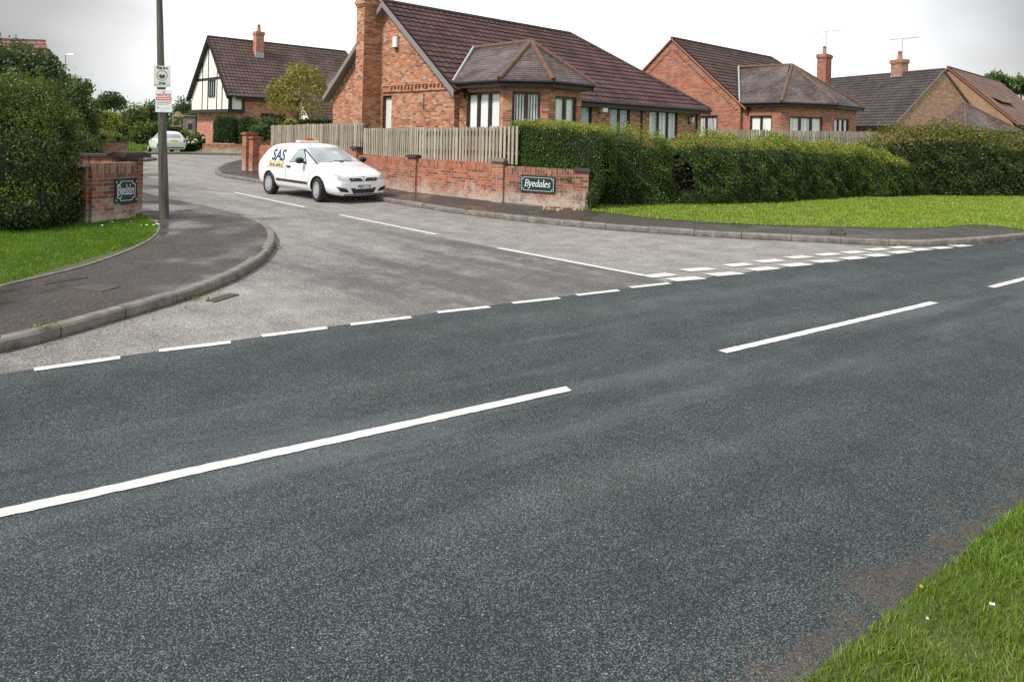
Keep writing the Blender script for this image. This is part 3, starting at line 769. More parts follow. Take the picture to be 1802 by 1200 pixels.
# ------------------------------------------------------------------ right-hand boundary: brick wall, fence, street sign
def wall_panel(root, a, b, z0, z1, th, mats, sold=.2, name='wall_panel'):
    mb = MB(); t = (b-a); t.z = 0; L = t.length; t.normalize(); n = Vector((-t.y, t.x, 0))
    mb.box(a-n*th/2+Vector((0, 0, z0-a.z)), t*L, n*th, (0, 0, z1-sold-z0), 0)
    mb.box(a-n*(th/2+.003)+Vector((0, 0, z1-sold-a.z)), t*L, n*(th+.006), (0, 0, sold), 1)
    return mb.build(name, mats, root)
def pillar(root, c, t, w_, z0, z1, capw, mats, capm, capd=.06, name='pillar', overd=0):
    mb = MB(); mb.cbox((c.x, c.y, (z0+z1)/2), w_, w_, z1-z0, t)
    o = mb.build(name, mats, root)
    mc = MB(); mc.cbox((c.x, c.y, z1+capd/2), capw, capw, capd, t); mc.cbox((c.x, c.y, z1+capd+.012), capw*.8, capw*.8, .024, t)
    mc.build('cap', capm, o); return o
wr = empty('brick_wall', WALL[2], 'low red brick wall with square pillars below the pale picket fence', 'wall')
W = [Vector((p.x, p.y, 0)) for p in WALL]
ztop = [1.2, 1.2, 1.06, 1.1, 1.12]
def wdir(i): return (W[i+1]-W[i]).normalized()
seg_z = [1.17, 1.06, 1.1, 1.06]
for i in range(4):
    a, b = W[i], W[i+1]; t = wdir(i)
    wall_panel(wr, a+t*.17, b-t*.17, -.02, seg_z[i], .22, [M_WALL, M_SOLD] if i < 3 else [M_OLD, M_OLDS])
for i, (zz, cm) in enumerate(((1.3, M_CAP), (1.25, M_CAP), (1.12, M_CAP), (1.16, M_CAPG), (1.02, M_CAP))):
    if i == 0: continue
    t = wdir(min(i, 3)) if i < 4 else wdir(3)
    pillar(wr, W[i], t, .345, -.02, zz, .45, M_WALL if i < 4 else M_OLD, cm)
# spilled sandy mortar at the foot of the sign wall
ms = MB(); s0 = gp(985, 369, .12)
for k in range(26):
    c = gp(random.uniform(955, 1030), random.uniform(364, 371), .12); ms.cbox(c+Vector((0, 0, .012)), random.uniform(.03, .12), random.uniform(.03, .09), random.uniform(.02, .06), (random.random()-.5, random.random()-.5, 0))
tag(ms.build('rubble', plain('sandy_mortar', (.42, .32, .2), .95, var=.3)), 'crumbled sandy mortar at the foot of the sign wall beside the grass', 'rubble')['kind'] = 'stuff'
# tall gate pier pair at the far end
gpz = empty('gate_pier', WALL[0], 'pair of taller brick gate piers at the far end of the picket fence', 'gate pier')
pillar(gpz, W[0]+Vector((-.35, -.05, 0)), wdir(0), .36, -.02, 1.58, .48, M_WALL, M_REDC, .07)
pillar(gpz, W[0]+Vector((-.0, -.25, 0)), wdir(0), .36, -.02, 1.42, .48, M_WALL, M_REDC, .07)

fn = empty('picket_fence', WALL[1], 'pale weathered picket fence standing behind the low red brick wall', 'fence')
def picket(root, a, b, zb0, zb1, zt0, zt1, pitch, pw, postat=()):
    t = (b-a); L = t.length; t.normalize(); n = Vector((-t.y, t.x, 0)); N = int(L/pitch)
    pf = MB(); rl = MB()
    for i in range(N):
        s = (i+.5)/N; c = a.lerp(b, s); zb = zb0+(zb1-zb0)*s; zt = zt0+(zt1-zt0)*s+random.uniform(-.012, .012)
        tt = (t+n*random.uniform(-.1, .1)).normalized(); w_ = pw*random.uniform(.9, 1.08); d = random.uniform(-.004, .004)
        o = c-n*(.02-d)-tt*w_/2+t*random.uniform(-.008, .008); lean = t*random.uniform(-.012, .012)
        lo = [Vector((o.x, o.y, zb)), Vector((o.x, o.y, zb))+tt*w_, Vector((o.x, o.y, zb))+tt*w_+n*.018, Vector((o.x, o.y, zb))+n*.018]
        hi = [Vector((p.x+lean.x, p.y+lean.y, zt)) for p in lo]
        # one connected piece per pale so that each keeps its own tone
        k = len(pf.v); pf.v += lo+hi
        for f in ((0, 1, 5, 4), (1, 2, 6, 5), (2, 3, 7, 6), (3, 0, 4, 7), (4, 5, 6, 7)):
            pf.f.append([k+x for x in f]); pf.mi.append(0); pf.sm.append(False); pf.uv.append([(0, 0)]*4)
    for i in range(N-1):                                            # second row of pales on the back of the rails, covering the gaps
        s = (i+1)/N; c = a.lerp(b, s)+n*.075; zb = zb0+(zb1-zb0)*s; zt = zt0+(zt1-zt0)*s-.03; k = len(pf.v); o = c-t*pw/2
        lo = [Vector((o.x, o.y, zb)), Vector((o.x, o.y, zb))+t*pw, Vector((o.x, o.y, zb))+t*pw+n*.018, Vector((o.x, o.y, zb))+n*.018]; hi = [Vector((p.x, p.y, zt)) for p in lo]
        pf.v += lo+hi
        for f in ((0, 1, 5, 4), (1, 2, 6, 5), (2, 3, 7, 6), (3, 0, 4, 7), (4, 5, 6, 7)):
            pf.f.append([k+x for x in f]); pf.mi.append(0); pf.sm.append(False); pf.uv.append([(0, 0)]*4)
    pf.build('pickets', M_PALE_WOOD, root)
    for h in (.25, .8):
        z = zb0+(zt0-zb0)*h; z2 = zb1+(zt1-zb1)*h
        o = a+n*.02; rl.face([(o.x, o.y, z), (b.x+n.x*.02, b.y+n.y*.02, z2), (b.x+n.x*.02, b.y+n.y*.02, z2+.08), (o.x, o.y, z+.08)])
        rl.face([(o.x+n.x*.04, o.y+n.y*.04, z+.08), (o.x, o.y, z+.08), (b.x+n.x*.02, b.y+n.y*.02, z2+.08), (b.x+n.x*.06, b.y+n.y*.06, z2+.08)]); rl.build('rail', M_RAIL, root); rl = MB()
    for s in postat:
        c = a.lerp(b, s)+n*.09; zt = zt0+(zt1-zt0)*s
        pm = MB(); pm.cbox((c.x, c.y, (zb0+zt)/2-.2), .09, .09, zt-zb0+.3, t); pm.build('post', M_RAIL, root)
def fpt(px, off=.17):
    """point of the fence line, just behind the wall's face, seen at photo column px"""
    for i in range(4):
        a, b = W[i], W[i+1]
        k = (px-901)/FPX; den = (b.x-a.x)-k*(b.y-a.y); s = (k*a.y-a.x)/den
        if -.02 <= s <= 1.02 or (i == 0 and s < 0): return a.lerp(b, s)
    return W[3]
nn = Vector((-wdir(1).y, wdir(1).x, 0))*.03
f0, f1, f2, f3, f4 = [fpt(x)+nn for x in (476, 638, 736, 884, 912)]
picket(fn, f0, f1, 1.18, 1.18, 1.98, 2.13, .115, .074, (.02, .25, .5, .75, 1.0))
picket(fn, f1+wdir(1)*.05, f2, 1.08, 1.08, 1.95, 1.99, .115, .076, (.4, .95))
picket(fn, f2+wdir(2)*.01, f3, 1.08, 1.11, 1.99, 2.08, .125, .08, (.5, .98))
picket(fn, f3+wdir(2)*.01, f3+wdir(2)*.55, 1.1, 1.1, 2.08, 2.1, .125, .08)

# lettering drawn with a broad nib
GL = {
 'B': (.62, [[(.1, 0), (.1, .7)], [(.02, .7), (.3, .7), (.45, .66), (.5, .55), (.45, .42), (.3, .37), (.1, .37)], [(.3, .37), (.48, .33), (.55, .19), (.48, .05), (.3, 0), (.02, 0)]]),
 'y': (.52, [[(.0, .46), (.16, .46)], [(.06, .46), (.25, .02)], [(.46, .46), (.25, .02), (.14, -.19), (.04, -.22), (.0, -.17)], [(.36, .46), (.52, .46)]]),
 'e': (.46, [[(.06, .25), (.38, .29), (.37, .4), (.25, .47), (.11, .41), (.05, .25), (.09, .08), (.22, 0), (.4, .08)]]),
 'd': (.54, [[(.42, .42), (.28, .47), (.12, .4), (.05, .22), (.12, .04), (.24, 0), (.41, .12)], [(.32, .72), (.42, .72), (.42, .05), (.52, .02)]]),
 'a': (.5, [[(.38, .42), (.26, .47), (.12, .4), (.05, .22), (.1, .04), (.2, 0), (.37, .14)], [(.39, .46), (.38, .05), (.48, .02)]]),
 'l': (.26, [[(.02, .72), (.12, .72), (.12, .04), (.23, .01)]]),
 's': (.42, [[(.36, .38), (.24, .47), (.1, .42), (.08, .32), (.2, .25), (.34, .18), (.34, .06), (.2, 0), (.05, .07)]]),
}
def nib_text(mb, txt, o, u, v, n, size, wfac=1.0, slant=0.0, nib=.115, ang=R(18), sp=.03):
    x = 0.0; nx, ny = math.cos(ang)*nib/2, math.sin(ang)*nib/2
    for ch in txt:
        adv, st = GL[ch]
        for s in st:
            for (x0, y0), (x1, y1) in zip(s, s[1:]):
                L = math.hypot(x1-x0, y1-y0) or 1; tx, ty = (x1-x0)/L*.02, (y1-y0)/L*.02
                # pen parallelogram plus a thin hairline so no stroke vanishes
                for (ax, ay) in ((nx, ny), (-(y1-y0)/L*.026, (x1-x0)/L*.026)):
                    q = [(x0-tx+ax, y0-ty+ay), (x0-tx-ax, y0-ty-ay), (x1+tx-ax, y1+ty-ay), (x1+tx+ax, y1+ty+ay)]
                    pts = [o+u*((x+a+b*slant)*size*wfac)+v*(b*size) for a, b in q]
                    if (pts[1]-pts[0]).cross(pts[2]-pts[0]).dot(n) < 0: pts.reverse()
                    mb.face([p+n*random.uniform(0, .0008) for p in pts])
        x += adv+sp
    return x*size*wfac
M_GREEN = plain('sign_green', (.008, .035, .036), .35, var=.1)
M_SIGNW = plain('sign_white', (.8, .82, .8), .5, var=.04)
def street_sign(a, b, z0, z1, label, slant, wf):
    """plate fixed on the wall from a to b"""
    t = (b-a).normalized(); n = Vector((t.y, -t.x, 0)); L = (b-a).length; H = z1-z0; up = Vector((0, 0, 1))
    o = Vector((a.x, a.y, z0))
    root = empty('street_sign', o, label, 'street sign', 'street name signs on the entrance walls')
    mb = MB(); mb.box(o+n*.03, -n*.03, t*L, up*H) if False else mb.box(o, t*L, -n*-.0+Vector((0, 0, 0)) if False else n*-.001, up*H) if False else None
    mb = MB(); e = .018; fr = o+n*.03
    mb.box(o+n*.004, t*L, n*.022 if False else Vector(n)*-.0001 if False else n*.0001, up*H) if False else None
    c = o+t*L/2+up*H/2+n*.016; mb.cbox(c, L, .03, H, t); mb.build('board', M_GREEN, root)
    f = o+n*.033; ch = H*.14; m = H*.085; bw = H*.02
    ring = [(m+ch, m), (L-m-ch, m), (L-m-ch*.75, m+ch*.75), (L-m, m+ch), (L-m, H-m-ch), (L-m-ch*.75, H-m-ch*.75), (L-m-ch, H-m), (m+ch, H-m), (m+ch*.75, H-m-ch*.75), (m, H-m-ch), (m, m+ch), (m+ch*.75, m+ch*.75)]
    mb = MB(); N = len(ring); cx, cy = L/2, H/2
    for i in range(N):
        p, q = ring[i], ring[(i+1) % N]
        def ins(z): 
            dx, dy = cx-z[0], cy-z[1]; return (z[0]+math.copysign(bw, dx), z[1]+math.copysign(bw, dy))
        p2, q2 = ins(p), ins(q)
        pts = [f+t*x+up*y for x, y in (p, q, q2, p2)]
        if (pts[1]-pts[0]).cross(pts[2]-pts[0]).dot(n) < 0: pts.reverse()
        mb.face(pts)
    mb.build('border', M_SIGNW, root)
    tmp = MB(); w_ = nib_text(tmp, 'Byedales', Vector((0, 0, 0)), Vector((1, 0, 0)), Vector((0, 0, 1)), Vector((0, -1, 0)), 1.0, 1.0, slant)
    size = L*.74/(w_*wf) if wf else 1
    size = H*.58; wfac = L*.74/(w_*size)
    mb = MB(); nib_text(mb, 'Byedales', f+n*.001+t*(L*.125)+up*(H*.34), t, up, n, size, wfac, slant)
    mb.build('lettering', M_SIGNW, root)
    for sx, sy in ((.035, .12), (.965, .12), (.035, .88), (.965, .88)):
        mb = MB(); c = f+t*L*sx+up*H*sy+n*.002
        mb.face([c+(t*math.cos(k*PI/4)+up*math.sin(k*PI/4))*.012 for k in range(8)]); mb.build('screw', M_SIGNW, root)
    return root
t3 = wdir(3); n3 = Vector((t3.y, -t3.x, 0))
def on_wall(i, px, off):
    a, b = W[i], W[i+1]; n = Vector((wdir(i).y, -wdir(i).x, 0))*off; a, b = a+n, b+n; k = (px-901)/FPX
    s = (k*a.y-a.x)/((b.x-a.x)-k*(b.y-a.y)); return a.lerp(b, s)
sa, sb = on_wall(3, 919, .115), on_wall(3, 979.5, .115)
street_sign(sa, sb, .44, .845, 'green street sign with slanted white lettering on the right-hand wall beside the hedge', .22, 1)

# ------------------------------------------------------------------ left-hand entrance wall, sign, post
LA, LB = gp(161, 393, .12), gp(239, 384.5, .12); LA.z = LB.z = 0
lw = empty('entrance_wall', LA, 'weathered brick entrance wall half hidden by the big left-hand hedge', 'wall')
lt = (LB-LA).normalized(); lnrm = Vector((lt.y, -lt.x, 0))
wall_panel(lw, LA-lnrm*.11, LB-lnrm*.11, -.02, 1.18, .22, [M_OLD, M_OLDS])
LC = LA+Vector((-1.6, .75, 0)); wall_panel(lw, LC, LA+Vector((-.06, .1, 0)), -.02, 1.12, .22, [M_WALL, M_SOLD])
mb = MB(); dcp = (LA-LC).normalized(); mb.cbox((LC+LA)/2+Vector((-.05, .05, 1.145)), (LA-LC).length, .34, .05, dcp); mb.build('coping', M_CAPG, lw)
pc = dp(225, 380, 13.75); pc.z = 0
pillar(lw, pc, lt, .36, -.02, 1.24, .56, M_OLD, M_CAP, .07)
LD = dp(118, 277, 15.2); LE = dp(212, 273, 15.2); LD.z = LE.z = 0
wall_panel(lw, LD, LE, -.02, 1.16, .22, [M_WALL, M_SOLD]); mb = MB(); mb.cbox((LD+LE)/2+Vector((0, 0, 1.19)), (LE-LD).length+.1, .32, .06, (LE-LD)); mb.build('coping', M_CAP, lw)
sl = LA+lt*(.42*(LB-LA).length)
s0, s1 = LA.lerp(LB, .50), LA.lerp(LB, .985)
def on_line(a, b, px):
    k = (px-901)/FPX; s = (k*a.y-a.x)/((b.x-a.x)-k*(b.y-a.y)); return a.lerp(b, s)
s0, s1 = on_line(LA+lnrm*.004, LB+lnrm*.004, 204), on_line(LA+lnrm*.004, LB+lnrm*.004, 242)
street_sign(s0, s1, .44, .875, 'green street sign with narrow upright lettering on the left-hand wall beside the post', 0.0, 1)

def post_mat():
    g = NG('post_timber'); p = g.pos(); n = g.noise(g.map(p, (18, 18, 1.2)), 1.0, 5)
    c = g.ramp(n, [(.3, (.055, .045, .035)), (.55, (.13, .115, .095)), (.75, (.2, .18, .15))])
    nx = g.sep(g.n('ShaderNodeNewGeometry').outputs['Normal'])[0]
    c = g.mix(g.ramp(g.math('ADD', nx, g.math('MULTIPLY_ADD', n, .5, -.25)), [(0.0, 0.0), (.01, 0.0)]), c, c)
    q = g.math('ADD', g.math('MULTIPLY', nx, -.6), g.math('MULTIPLY_ADD', g.noise(p, 3, 4), .5, -.1))
    c = g.mix(g.ramp(q, [(.15, 0.0), (.5, .75)]), c, (.04, .06, .035))          # green algae on the left side
    return g.done(c, .85, g.bump(n, .4, .006))
PB = gp(289, 386, .11); PT = dp(280.5, 0, PB.y)
up_ = (PT-PB)
mb = MB(); N = 9; mb.tube([PB-up_*.02+(up_*1.35)*(i/N) for i in range(N+1)], [.09-.05*i/N for i in range(N+1)], 18)
po = mb.build('lamp_post', post_mat()); tag(po, 'tall tapering weathered post with two notices at the edge of the left footway', 'post')
def text_mesh(txt, size, bold=0.0, extr=0.0, align='CENTER'):
    cu = bpy.data.curves.new('txt', 'FONT'); cu.body = txt; cu.size = size; cu.align_x = align; cu.align_y = 'CENTER'; cu.offset = bold; cu.resolution_u = 3; cu.extrude = extr
    o = bpy.data.objects.new('txt', cu); COL.objects.link(o)
    dg = bpy.context.evaluated_depsgraph_get(); me = bpy.data.meshes.new_from_object(o.evaluated_get(dg))
    vs = [v.co.copy() for v in me.vertices]; fs = [list(p.vertices) for p in me.polygons]
    bpy.data.objects.remove(o); bpy.data.curves.remove(cu); bpy.data.meshes.remove(me)
    return vs, fs
def put_text(mb, txt, size, o, u, v, n, bold=0.0, mi=0, sx=1.0):
    vs, fs = text_mesh(txt, size, bold)
    for f in fs:
        pts = [o+u*vs[i].x*sx+v*vs[i].y for i in f]
        if (pts[1]-pts[0]).cross(pts[2]-pts[0]).dot(n) < 0: pts.reverse()
        mb.face(pts, mi)
M_SW = plain('notice_white', (.74, .76, .75), .5, var=.05); M_SG = plain('notice_cream', (.62, .63, .57), .6, var=.08)
M_BLK = plain('print_black', (.03, .035, .035), .6); M_RED = plain('print_red', (.55, .04, .04), .6); M_BLU = plain('print_blue', (.08, .13, .3), .6); M_GRY = plain('print_grey', (.45, .46, .5), .6)
def notice(px0, py0, px1, py1, label, art, mat):
    a, b = dp(px0, py1, PB.y-.13), dp(px1, py1, PB.y-.13); top = dp(px0, py0, PB.y-.13)
    u = Vector((1, .06, 0)).normalized(); n = Vector((u.y, -u.x, 0)); v = (top-a).normalized(); w_ = (b-a).length; h = (top-a).length
    root = empty('notice', a, label, 'notice'); mb = MB()
    mb.box(a, u*w_, -n*.004, v*h); mb.build('plate', mat, root)
    art(root, a+n*.003, u, v, n, w_, h)
def disc(mb, c, u, v, r0, r1, N=24, a0=0, a1=2*PI):
    for i in range(N):
        t, s = a0+(a1-a0)*i/N, a0+(a1-a0)*(i+1)/N
        mb.face([c+(u*math.cos(t)+v*math.sin(t))*r0, c+(u*math.cos(t)+v*math.sin(t))*r1, c+(u*math.cos(s)+v*math.sin(s))*r1, c+(u*math.cos(s)+v*math.sin(s))*r0])
def art1(root, o, u, v, n, w_, h):
    mb = MB(); put_text(mb, 'This is a', w_*.2, o+u*w_*.5+v*h*.9, u, v, n, .004, 0, 1.0)
    put_text(mb, 'Area', w_*.2, o+u*w_*.5+v*h*.2, u, v, n, .004)
    mb.build('lettering', M_BLK, root)
    mb = MB(); c = o+u*w_*.5+v*h*.55
    for k in range(22):                                            # ring of small letters round the emblem
        t = 2*PI*k/22; d = u*math.cos(t)+v*math.sin(t); e = -u*math.sin(t)+v*math.cos(t)
        p = c+d*w_*.30; mb.face([p-e*w_*.02-d*w_*.035, p+e*w_*.02-d*w_*.035, p+e*w_*.02+d*w_*.035, p-e*w_*.02+d*w_*.035][::-1])
    disc(mb, c, u, v, 0.0001, w_*.19, 16, PI, 2*PI)
    for sx in (-.1, .09): disc(mb, c+u*w_*sx+v*w_*.02, u, v, .0001, w_*.06, 10)
    mb.face([o+v*h*.1, o+u*w_+v*h*.1, o+u*w_+v*h*.115, o+v*h*.115])
    mb.build('emblem', M_BLK, root)
def art2(root, o, u, v, n, w_, h):
    def bar(mb, x0, x1, y0, y1): mb.face([o+u*w_*x0+v*h*y0, o+u*w_*x1+v*h*y0, o+u*w_*x1+v*h*y1, o+u*w_*x0+v*h*y1])
    mb = MB(); put_text(mb, 'NOTICE', w_*.23, o+u*w_*.5+v*h*.75, u, v, n, .002); bar(mb, .04, .96, .535, .66); mb.build('red_print', M_RED, root)
    mb = MB(); o2 = o; o = o+n*.001
    for x0, x1 in ((.09, .2), (.22, .38), (.42, .5), (.53, .7), (.73, .9)): bar(mb, x0, x1, .575, .62)     # a line of white print too small to read
    mb.build('white_print', M_SW, root); o = o2
    mb = MB()
    for k, (x1, y) in enumerate(((.93, .47), (.9, .43), (.95, .39), (.8, .33), (.85, .17))): bar(mb, .07 if y > .3 else .28, x1, y, y+.018)
    bar(mb, .3, .7, .05, .066); mb.build('small_print', M_GRY, root)
    mb = MB(); disc(mb, o+u*w_*.15+v*h*.2, u, v, .0001, w_*.05, 10); mb.build('blue_badge', M_BLU, root); mb = MB(); disc(mb, o+u*w_*.5+v*h*.89, u, v, w_*.03, w_*.06, 12); mb.build('blue_crest', M_BLU, root)
notice(270.5, 116, 299, 153.5, 'cream notice reading This is a ... Area with a round emblem, upper one on the post', art1, M_SG)
notice(273.5, 157.5, 302, 197.5, 'white notice with red heading NOTICE, lower one on the post', art2, M_SW)
mb = MB(); c = dp(284, 155.5, PB.y-.12); mb.cbox(c, .16, .02, .03, (1, .06, 0)); tag(mb.build('bracket', M_BLK), 'black bracket between the two notices on the post', 'bracket')

# ------------------------------------------------------------------ hedges and bushes
bare = gp(1196, 355, .12)
def gap_skip(q, solid=False):
    """the dead patch where the twigs show"""
    px = 901+FPX*q[:, 0]/q[:, 1]; z = q[:, 2]
    d = ((px-1190)/32)**2+((z-.88)/.5)**2
    if solid: return (d < 1.0) & (q[:, 1] < gp(1192, 357, .12).y+.9)
    return (d < 1.15+.5*wob(q, 6)) & (RNG.random(len(q)) < .93) & (q[:, 1] < gp(1192, 357, .12).y+1.1)
def hz(px, py, Y): return dp(px, py, Y).z
h1 = [on_wall(3, 920, -.46)+Vector((.1, .1, 0)), on_wall(3, 1045, -.42)]
path_hedge(h1, .58, .75, lambda t: 2.27-.1*t, 2600, .04, 'box-clipped hedge with a bright yellow-green top behind the right-hand street sign', [LV_HEDGE, LV_TIP], .16, .05, 7, tip_amt=.85, core_sc=.9, group='hedges along the right-hand verge')
def mid(px0, px1, back): return [gp(px, py, .12)+Vector((.25*back, back, 0)) for px, py in zip((px0, px1), (361, 361))]
h2 = [gp(1066, 361, .12)+Vector((.05, .7, 0)), gp(1122, 361, .12)+Vector((.2, .8, 0))]
path_hedge(h2, .85, .1, lambda t: 2.2-.14*t+.04*np.sin(5*t), 2500, .045, 'rounded dark green bush beside the right-hand sign wall, left of the bare twiggy gap', [LV_HEDGE, LV_TIP], .24, .24, 2.6, group='hedges along the right-hand verge')
h3 = [gp(1190, 361, .12)+Vector((.25, .85, 0)), gp(1275, 360, .12)+Vector((.3, .8, 0)), gp(1425, 351.5, .12)+Vector((.3, .85, 0)), gp(1500, 347, .12)+Vector((.3, .85, 0)), gp(1582, 348, .12)+Vector((0, .9, 0))]
def t3(t): return np.interp(t, [0, .1, .3, .6, .85, 1], [1.9, 1.97, 1.95, 1.86, 1.76, 1.5])+.05*np.sin(np.asarray(t)*17)+.03*np.sin(np.asarray(t)*41)
path_hedge(h3, .8, .1, t3, 2300, .046, 'long clipped hedge behind the grass bank, bare and twiggy at its left end', [LV_HEDGE, LV_TIP], .3, .2, 2.9, skip=gap_skip, group='hedges along the right-hand verge')
tw = MB()
for k in range(110):
    px = random.gauss(1192, 20); s0 = gp(px, 357, .12)+Vector((0, .35, random.uniform(.0, .9))); d = Vector((random.uniform(-1, 1), random.uniform(-.5, .1), random.uniform(.2, 1.2))).normalized()
    pts = [s0]
    for _ in range(5): d = (d+Vector((random.uniform(-.6, .6), random.uniform(-.3, .25), random.uniform(-.5, .45)))).normalized(); pts.append(pts[-1]+d*random.uniform(.07, .2))
    tw.tube(pts, [.012, .011, .009, .008, .006, .004] if k % 4 else [.017, .016, .014, .012, .009, .005], 5, int(k % 5 == 0))
n = 5200; q = np.stack([RNG.normal(0, 1, n), RNG.normal(0, 1, n), RNG.normal(0, 1, n)], -1); c0_ = np.array(gp(1190, 357, .12)+Vector((.12, .62, .78)))
dead = c0_+q*np.array((.34, .2, .36)); leaves('dead_leaves', dead, q, .05, [leaf_mat('dead_leaf', [(0, (.07, .05, .03)), (.6, (.14, .1, .06)), (1, (.13, .15, .04))])])['kind'] = 'stuff'
o = tw.build('bare_twigs', [M_TWIG, M_TWIGL]); tag(o, 'tangle of bare brown twigs in the dead gap of the right-hand hedge', 'twigs'); o['kind'] = 'stuff'
h4 = [gp(1600, 347, .12)+Vector((.2, 1.6, 0)), gp(1700, 347, .12)+Vector((0, 1.3, 0)), gp(1860, 346, .12)+Vector((.5, 1.2, 0)), gp(2050, 346, .12)+Vector((2, 2, 0))]
path_hedge(h4, 1.1, .1, lambda t: np.interp(t, [0, .1, .22, .36, .5, 1], [2.25, 2.5, 2.45, 2.15, 1.9, 1.85]), 900, .08, 'tall loose unclipped hedge with reddish shoots at the right end of the bank', [LV_RUST, LV_RTIP], .5, .28, 2.8, shaggy=.17, group='hedges along the right-hand verge')

bush([at(1042, 352, 16.3, 13, 14, 22), at(1048, 325, 16.5, 14, 16, 24), at(1034, 298, 16.7, 12, 12, 9), at(1010, 294, 16.9, 14, 8, 5)], 2600, .04, [LV_HEDGE], 'dark sprawling growth spilling over the right end of the sign wall', 'hedge', 'hedge', base=.1, jit=.25, sprigs=14, group='hedges along the right-hand verge')
# near left hedge
B = [at(20, 300, 11.6, 95, 90, 110), at(75, 330, 11.9, 62, 70, 80), at(88, 250, 12.3, 48, 60, 70), at(40, 225, 12.4, 80, 80, 80), at(-60, 260, 11.6, 110, 110, 160), at(-20, 190, 12.6, 70, 80, 60), at(100, 365, 11.7, 35, 50, 45), at(60, 180, 12.8, 45, 55, 45), at(30, 370, 11.3, 85, 70, 55)]
bush(B, 1900, .046, [LV_LEFT, LV_LEFTT], 'big dense hedge with yellow-green tips at the left edge, over the entrance wall', 'hedge', 'hedge', base=.12, tip=.5, stems=2, sprigs=260, gap=-.3, gapf=4.5, jit=.24)
bush([at(15, 130, 19, 62, 62, 58), at(70, 135, 19, 38, 45, 45), at(-60, 130, 19, 70, 70, 70), at(45, 180, 18.5, 55, 50, 60)], 420, .1, [LV_DARK], 'dark leafy tree standing behind the left-edge hedge', 'tree', 'tree', trunk=(dp(20, 200, 19).x, 19, .1, .14), sprigs=60, group='garden trees on the left')
bush([at(128, 180, 24, 30, 30, 38), at(118, 225, 23.5, 34, 34, 40), at(150, 215, 24, 24, 24, 42), at(108, 150, 24.5, 18, 18, 20), at(150, 160, 24.5, 10, 12, 16)], 420, .11, [LV_DARK, LV_MID], 'ragged dark bush with upright twigs under the television aerial', 'tree', 'tree', trunk=(dp(128, 200, 24).x, 24, .1, .1), sprigs=70, gap=-.35, group='garden trees on the left')
bush([at(185, 207, 36, 20, 20, 12), at(172, 222, 35, 26, 24, 14), at(198, 215, 36, 10, 10, 10)], 330, .12, [LV_YEL], 'bright golden-green bush left of the white hatchback', 'bush', base=.1, sprigs=25)
bush([at(165, 243, 27, 30, 28, 12), at(200, 244, 28, 20, 20, 6), at(140, 250, 22, 24, 20, 18), at(150, 262, 20, 40, 22, 14)], 420, .09, [LV_MID, LV_LEFTT], 'low spreading green shrub over the brick walls on the left', 'bush', base=.1, sprigs=60, gap=-.3)
bush([at(195, 178, 95, 24, 24, 17), at(180, 186, 95, 14, 14, 10), at(210, 184, 95, 14, 14, 12)], 16, .45, [LV_DARK], 'rounded dark tree far off left of the post', 'tree', 'tree', base=.0, trunk=(dp(195, 185, 95).x, 95, 0, .25), group='garden trees on the left')
for blobs, m, lab in (
    ([at(235, 215, 62, 32, 30, 32), at(215, 235, 60, 22, 22, 24), at(250, 240, 59, 22, 22, 22)], [LV_MID, LV_LEFTT], 'broad green bush left of the post, behind the white hatchback'),
    ([at(275, 205, 64, 26, 26, 28), at(298, 232, 61, 22, 22, 22), at(270, 238, 60, 22, 20, 22)], [LV_DARK, LV_MID], 'dark green bush directly behind the post and the white hatchback'),
    ([at(322, 198, 70, 22, 22, 22), at(330, 225, 68, 22, 22, 26), at(345, 205, 72, 20, 20, 26)], [LV_DARK, LV_MID], 'dark bush beside the half-timbered house, behind the bird table'),
    ([at(190, 250, 50, 18, 18, 12), at(170, 238, 56, 24, 24, 22)], [LV_MID, LV_LEFTT], 'lighter green bush behind the far low brick wall')):
    bush(blobs, 70, .22, m, lab, 'bush', base=.0, gap=-.4, sprigs=30, group='garden bushes beyond the side street')
# far verge grass by the white car
blades('far_verge_grass', [gp(205, 271), gp(246, 270.5), gp(250, 266), gp(200, 262)+Vector((0, 5, 0))], 45000, .0, .35, .05, M_GR1, (-36, -20, 43, 60), .4)
# clipped conifers before the timbered house
for x0, x1, y0, y1, lab in ((377, 419, 204, 252, 'left of the two clipped dark conifer blocks before the half-timbered house'), (421, 454, 205, 252, 'right of the two clipped dark conifer blocks before the half-timbered house')):
    a, b = dp(x0+11, 250, 48.8), dp(x1-11, 250, 48.8); z1 = dp((x0+x1)/2, y0, 48.8).z; z0 = dp((x0+x1)/2, y1, 48.8).z
    path_hedge([Vector((a.x, a.y, 0)), Vector((b.x, b.y, 0))], .5, z0, z1, 500, .1, lab, [LV_CON, LV_DARK], .15, .05, 6, core_sc=.9, group='clipped conifers before the timbered house')
bush([at(470, 228, 44, 28, 24, 20), at(490, 236, 44, 22, 20, 16), at(455, 238, 44, 16, 16, 16)], 130, .17, [LV_DARK, LV_MID], 'feathery green shrub between the conifers and the picket fence', 'bush', base=.3, sprigs=40)
bush([at(512, 216, 46, 12, 12, 5), at(502, 220, 46, 8, 8, 4)], 200, .14, [LV_YEL], 'small yellow-green shrub just above the far picket fence', 'bush', base=.4)
bush([at(560, 213, 48, 32, 16, 5), at(530, 215, 48, 12, 12, 5)], 130, .15, [LV_CON], 'low clipped dark hedge just above the far picket fence', 'hedge', 'hedge', base=.4)
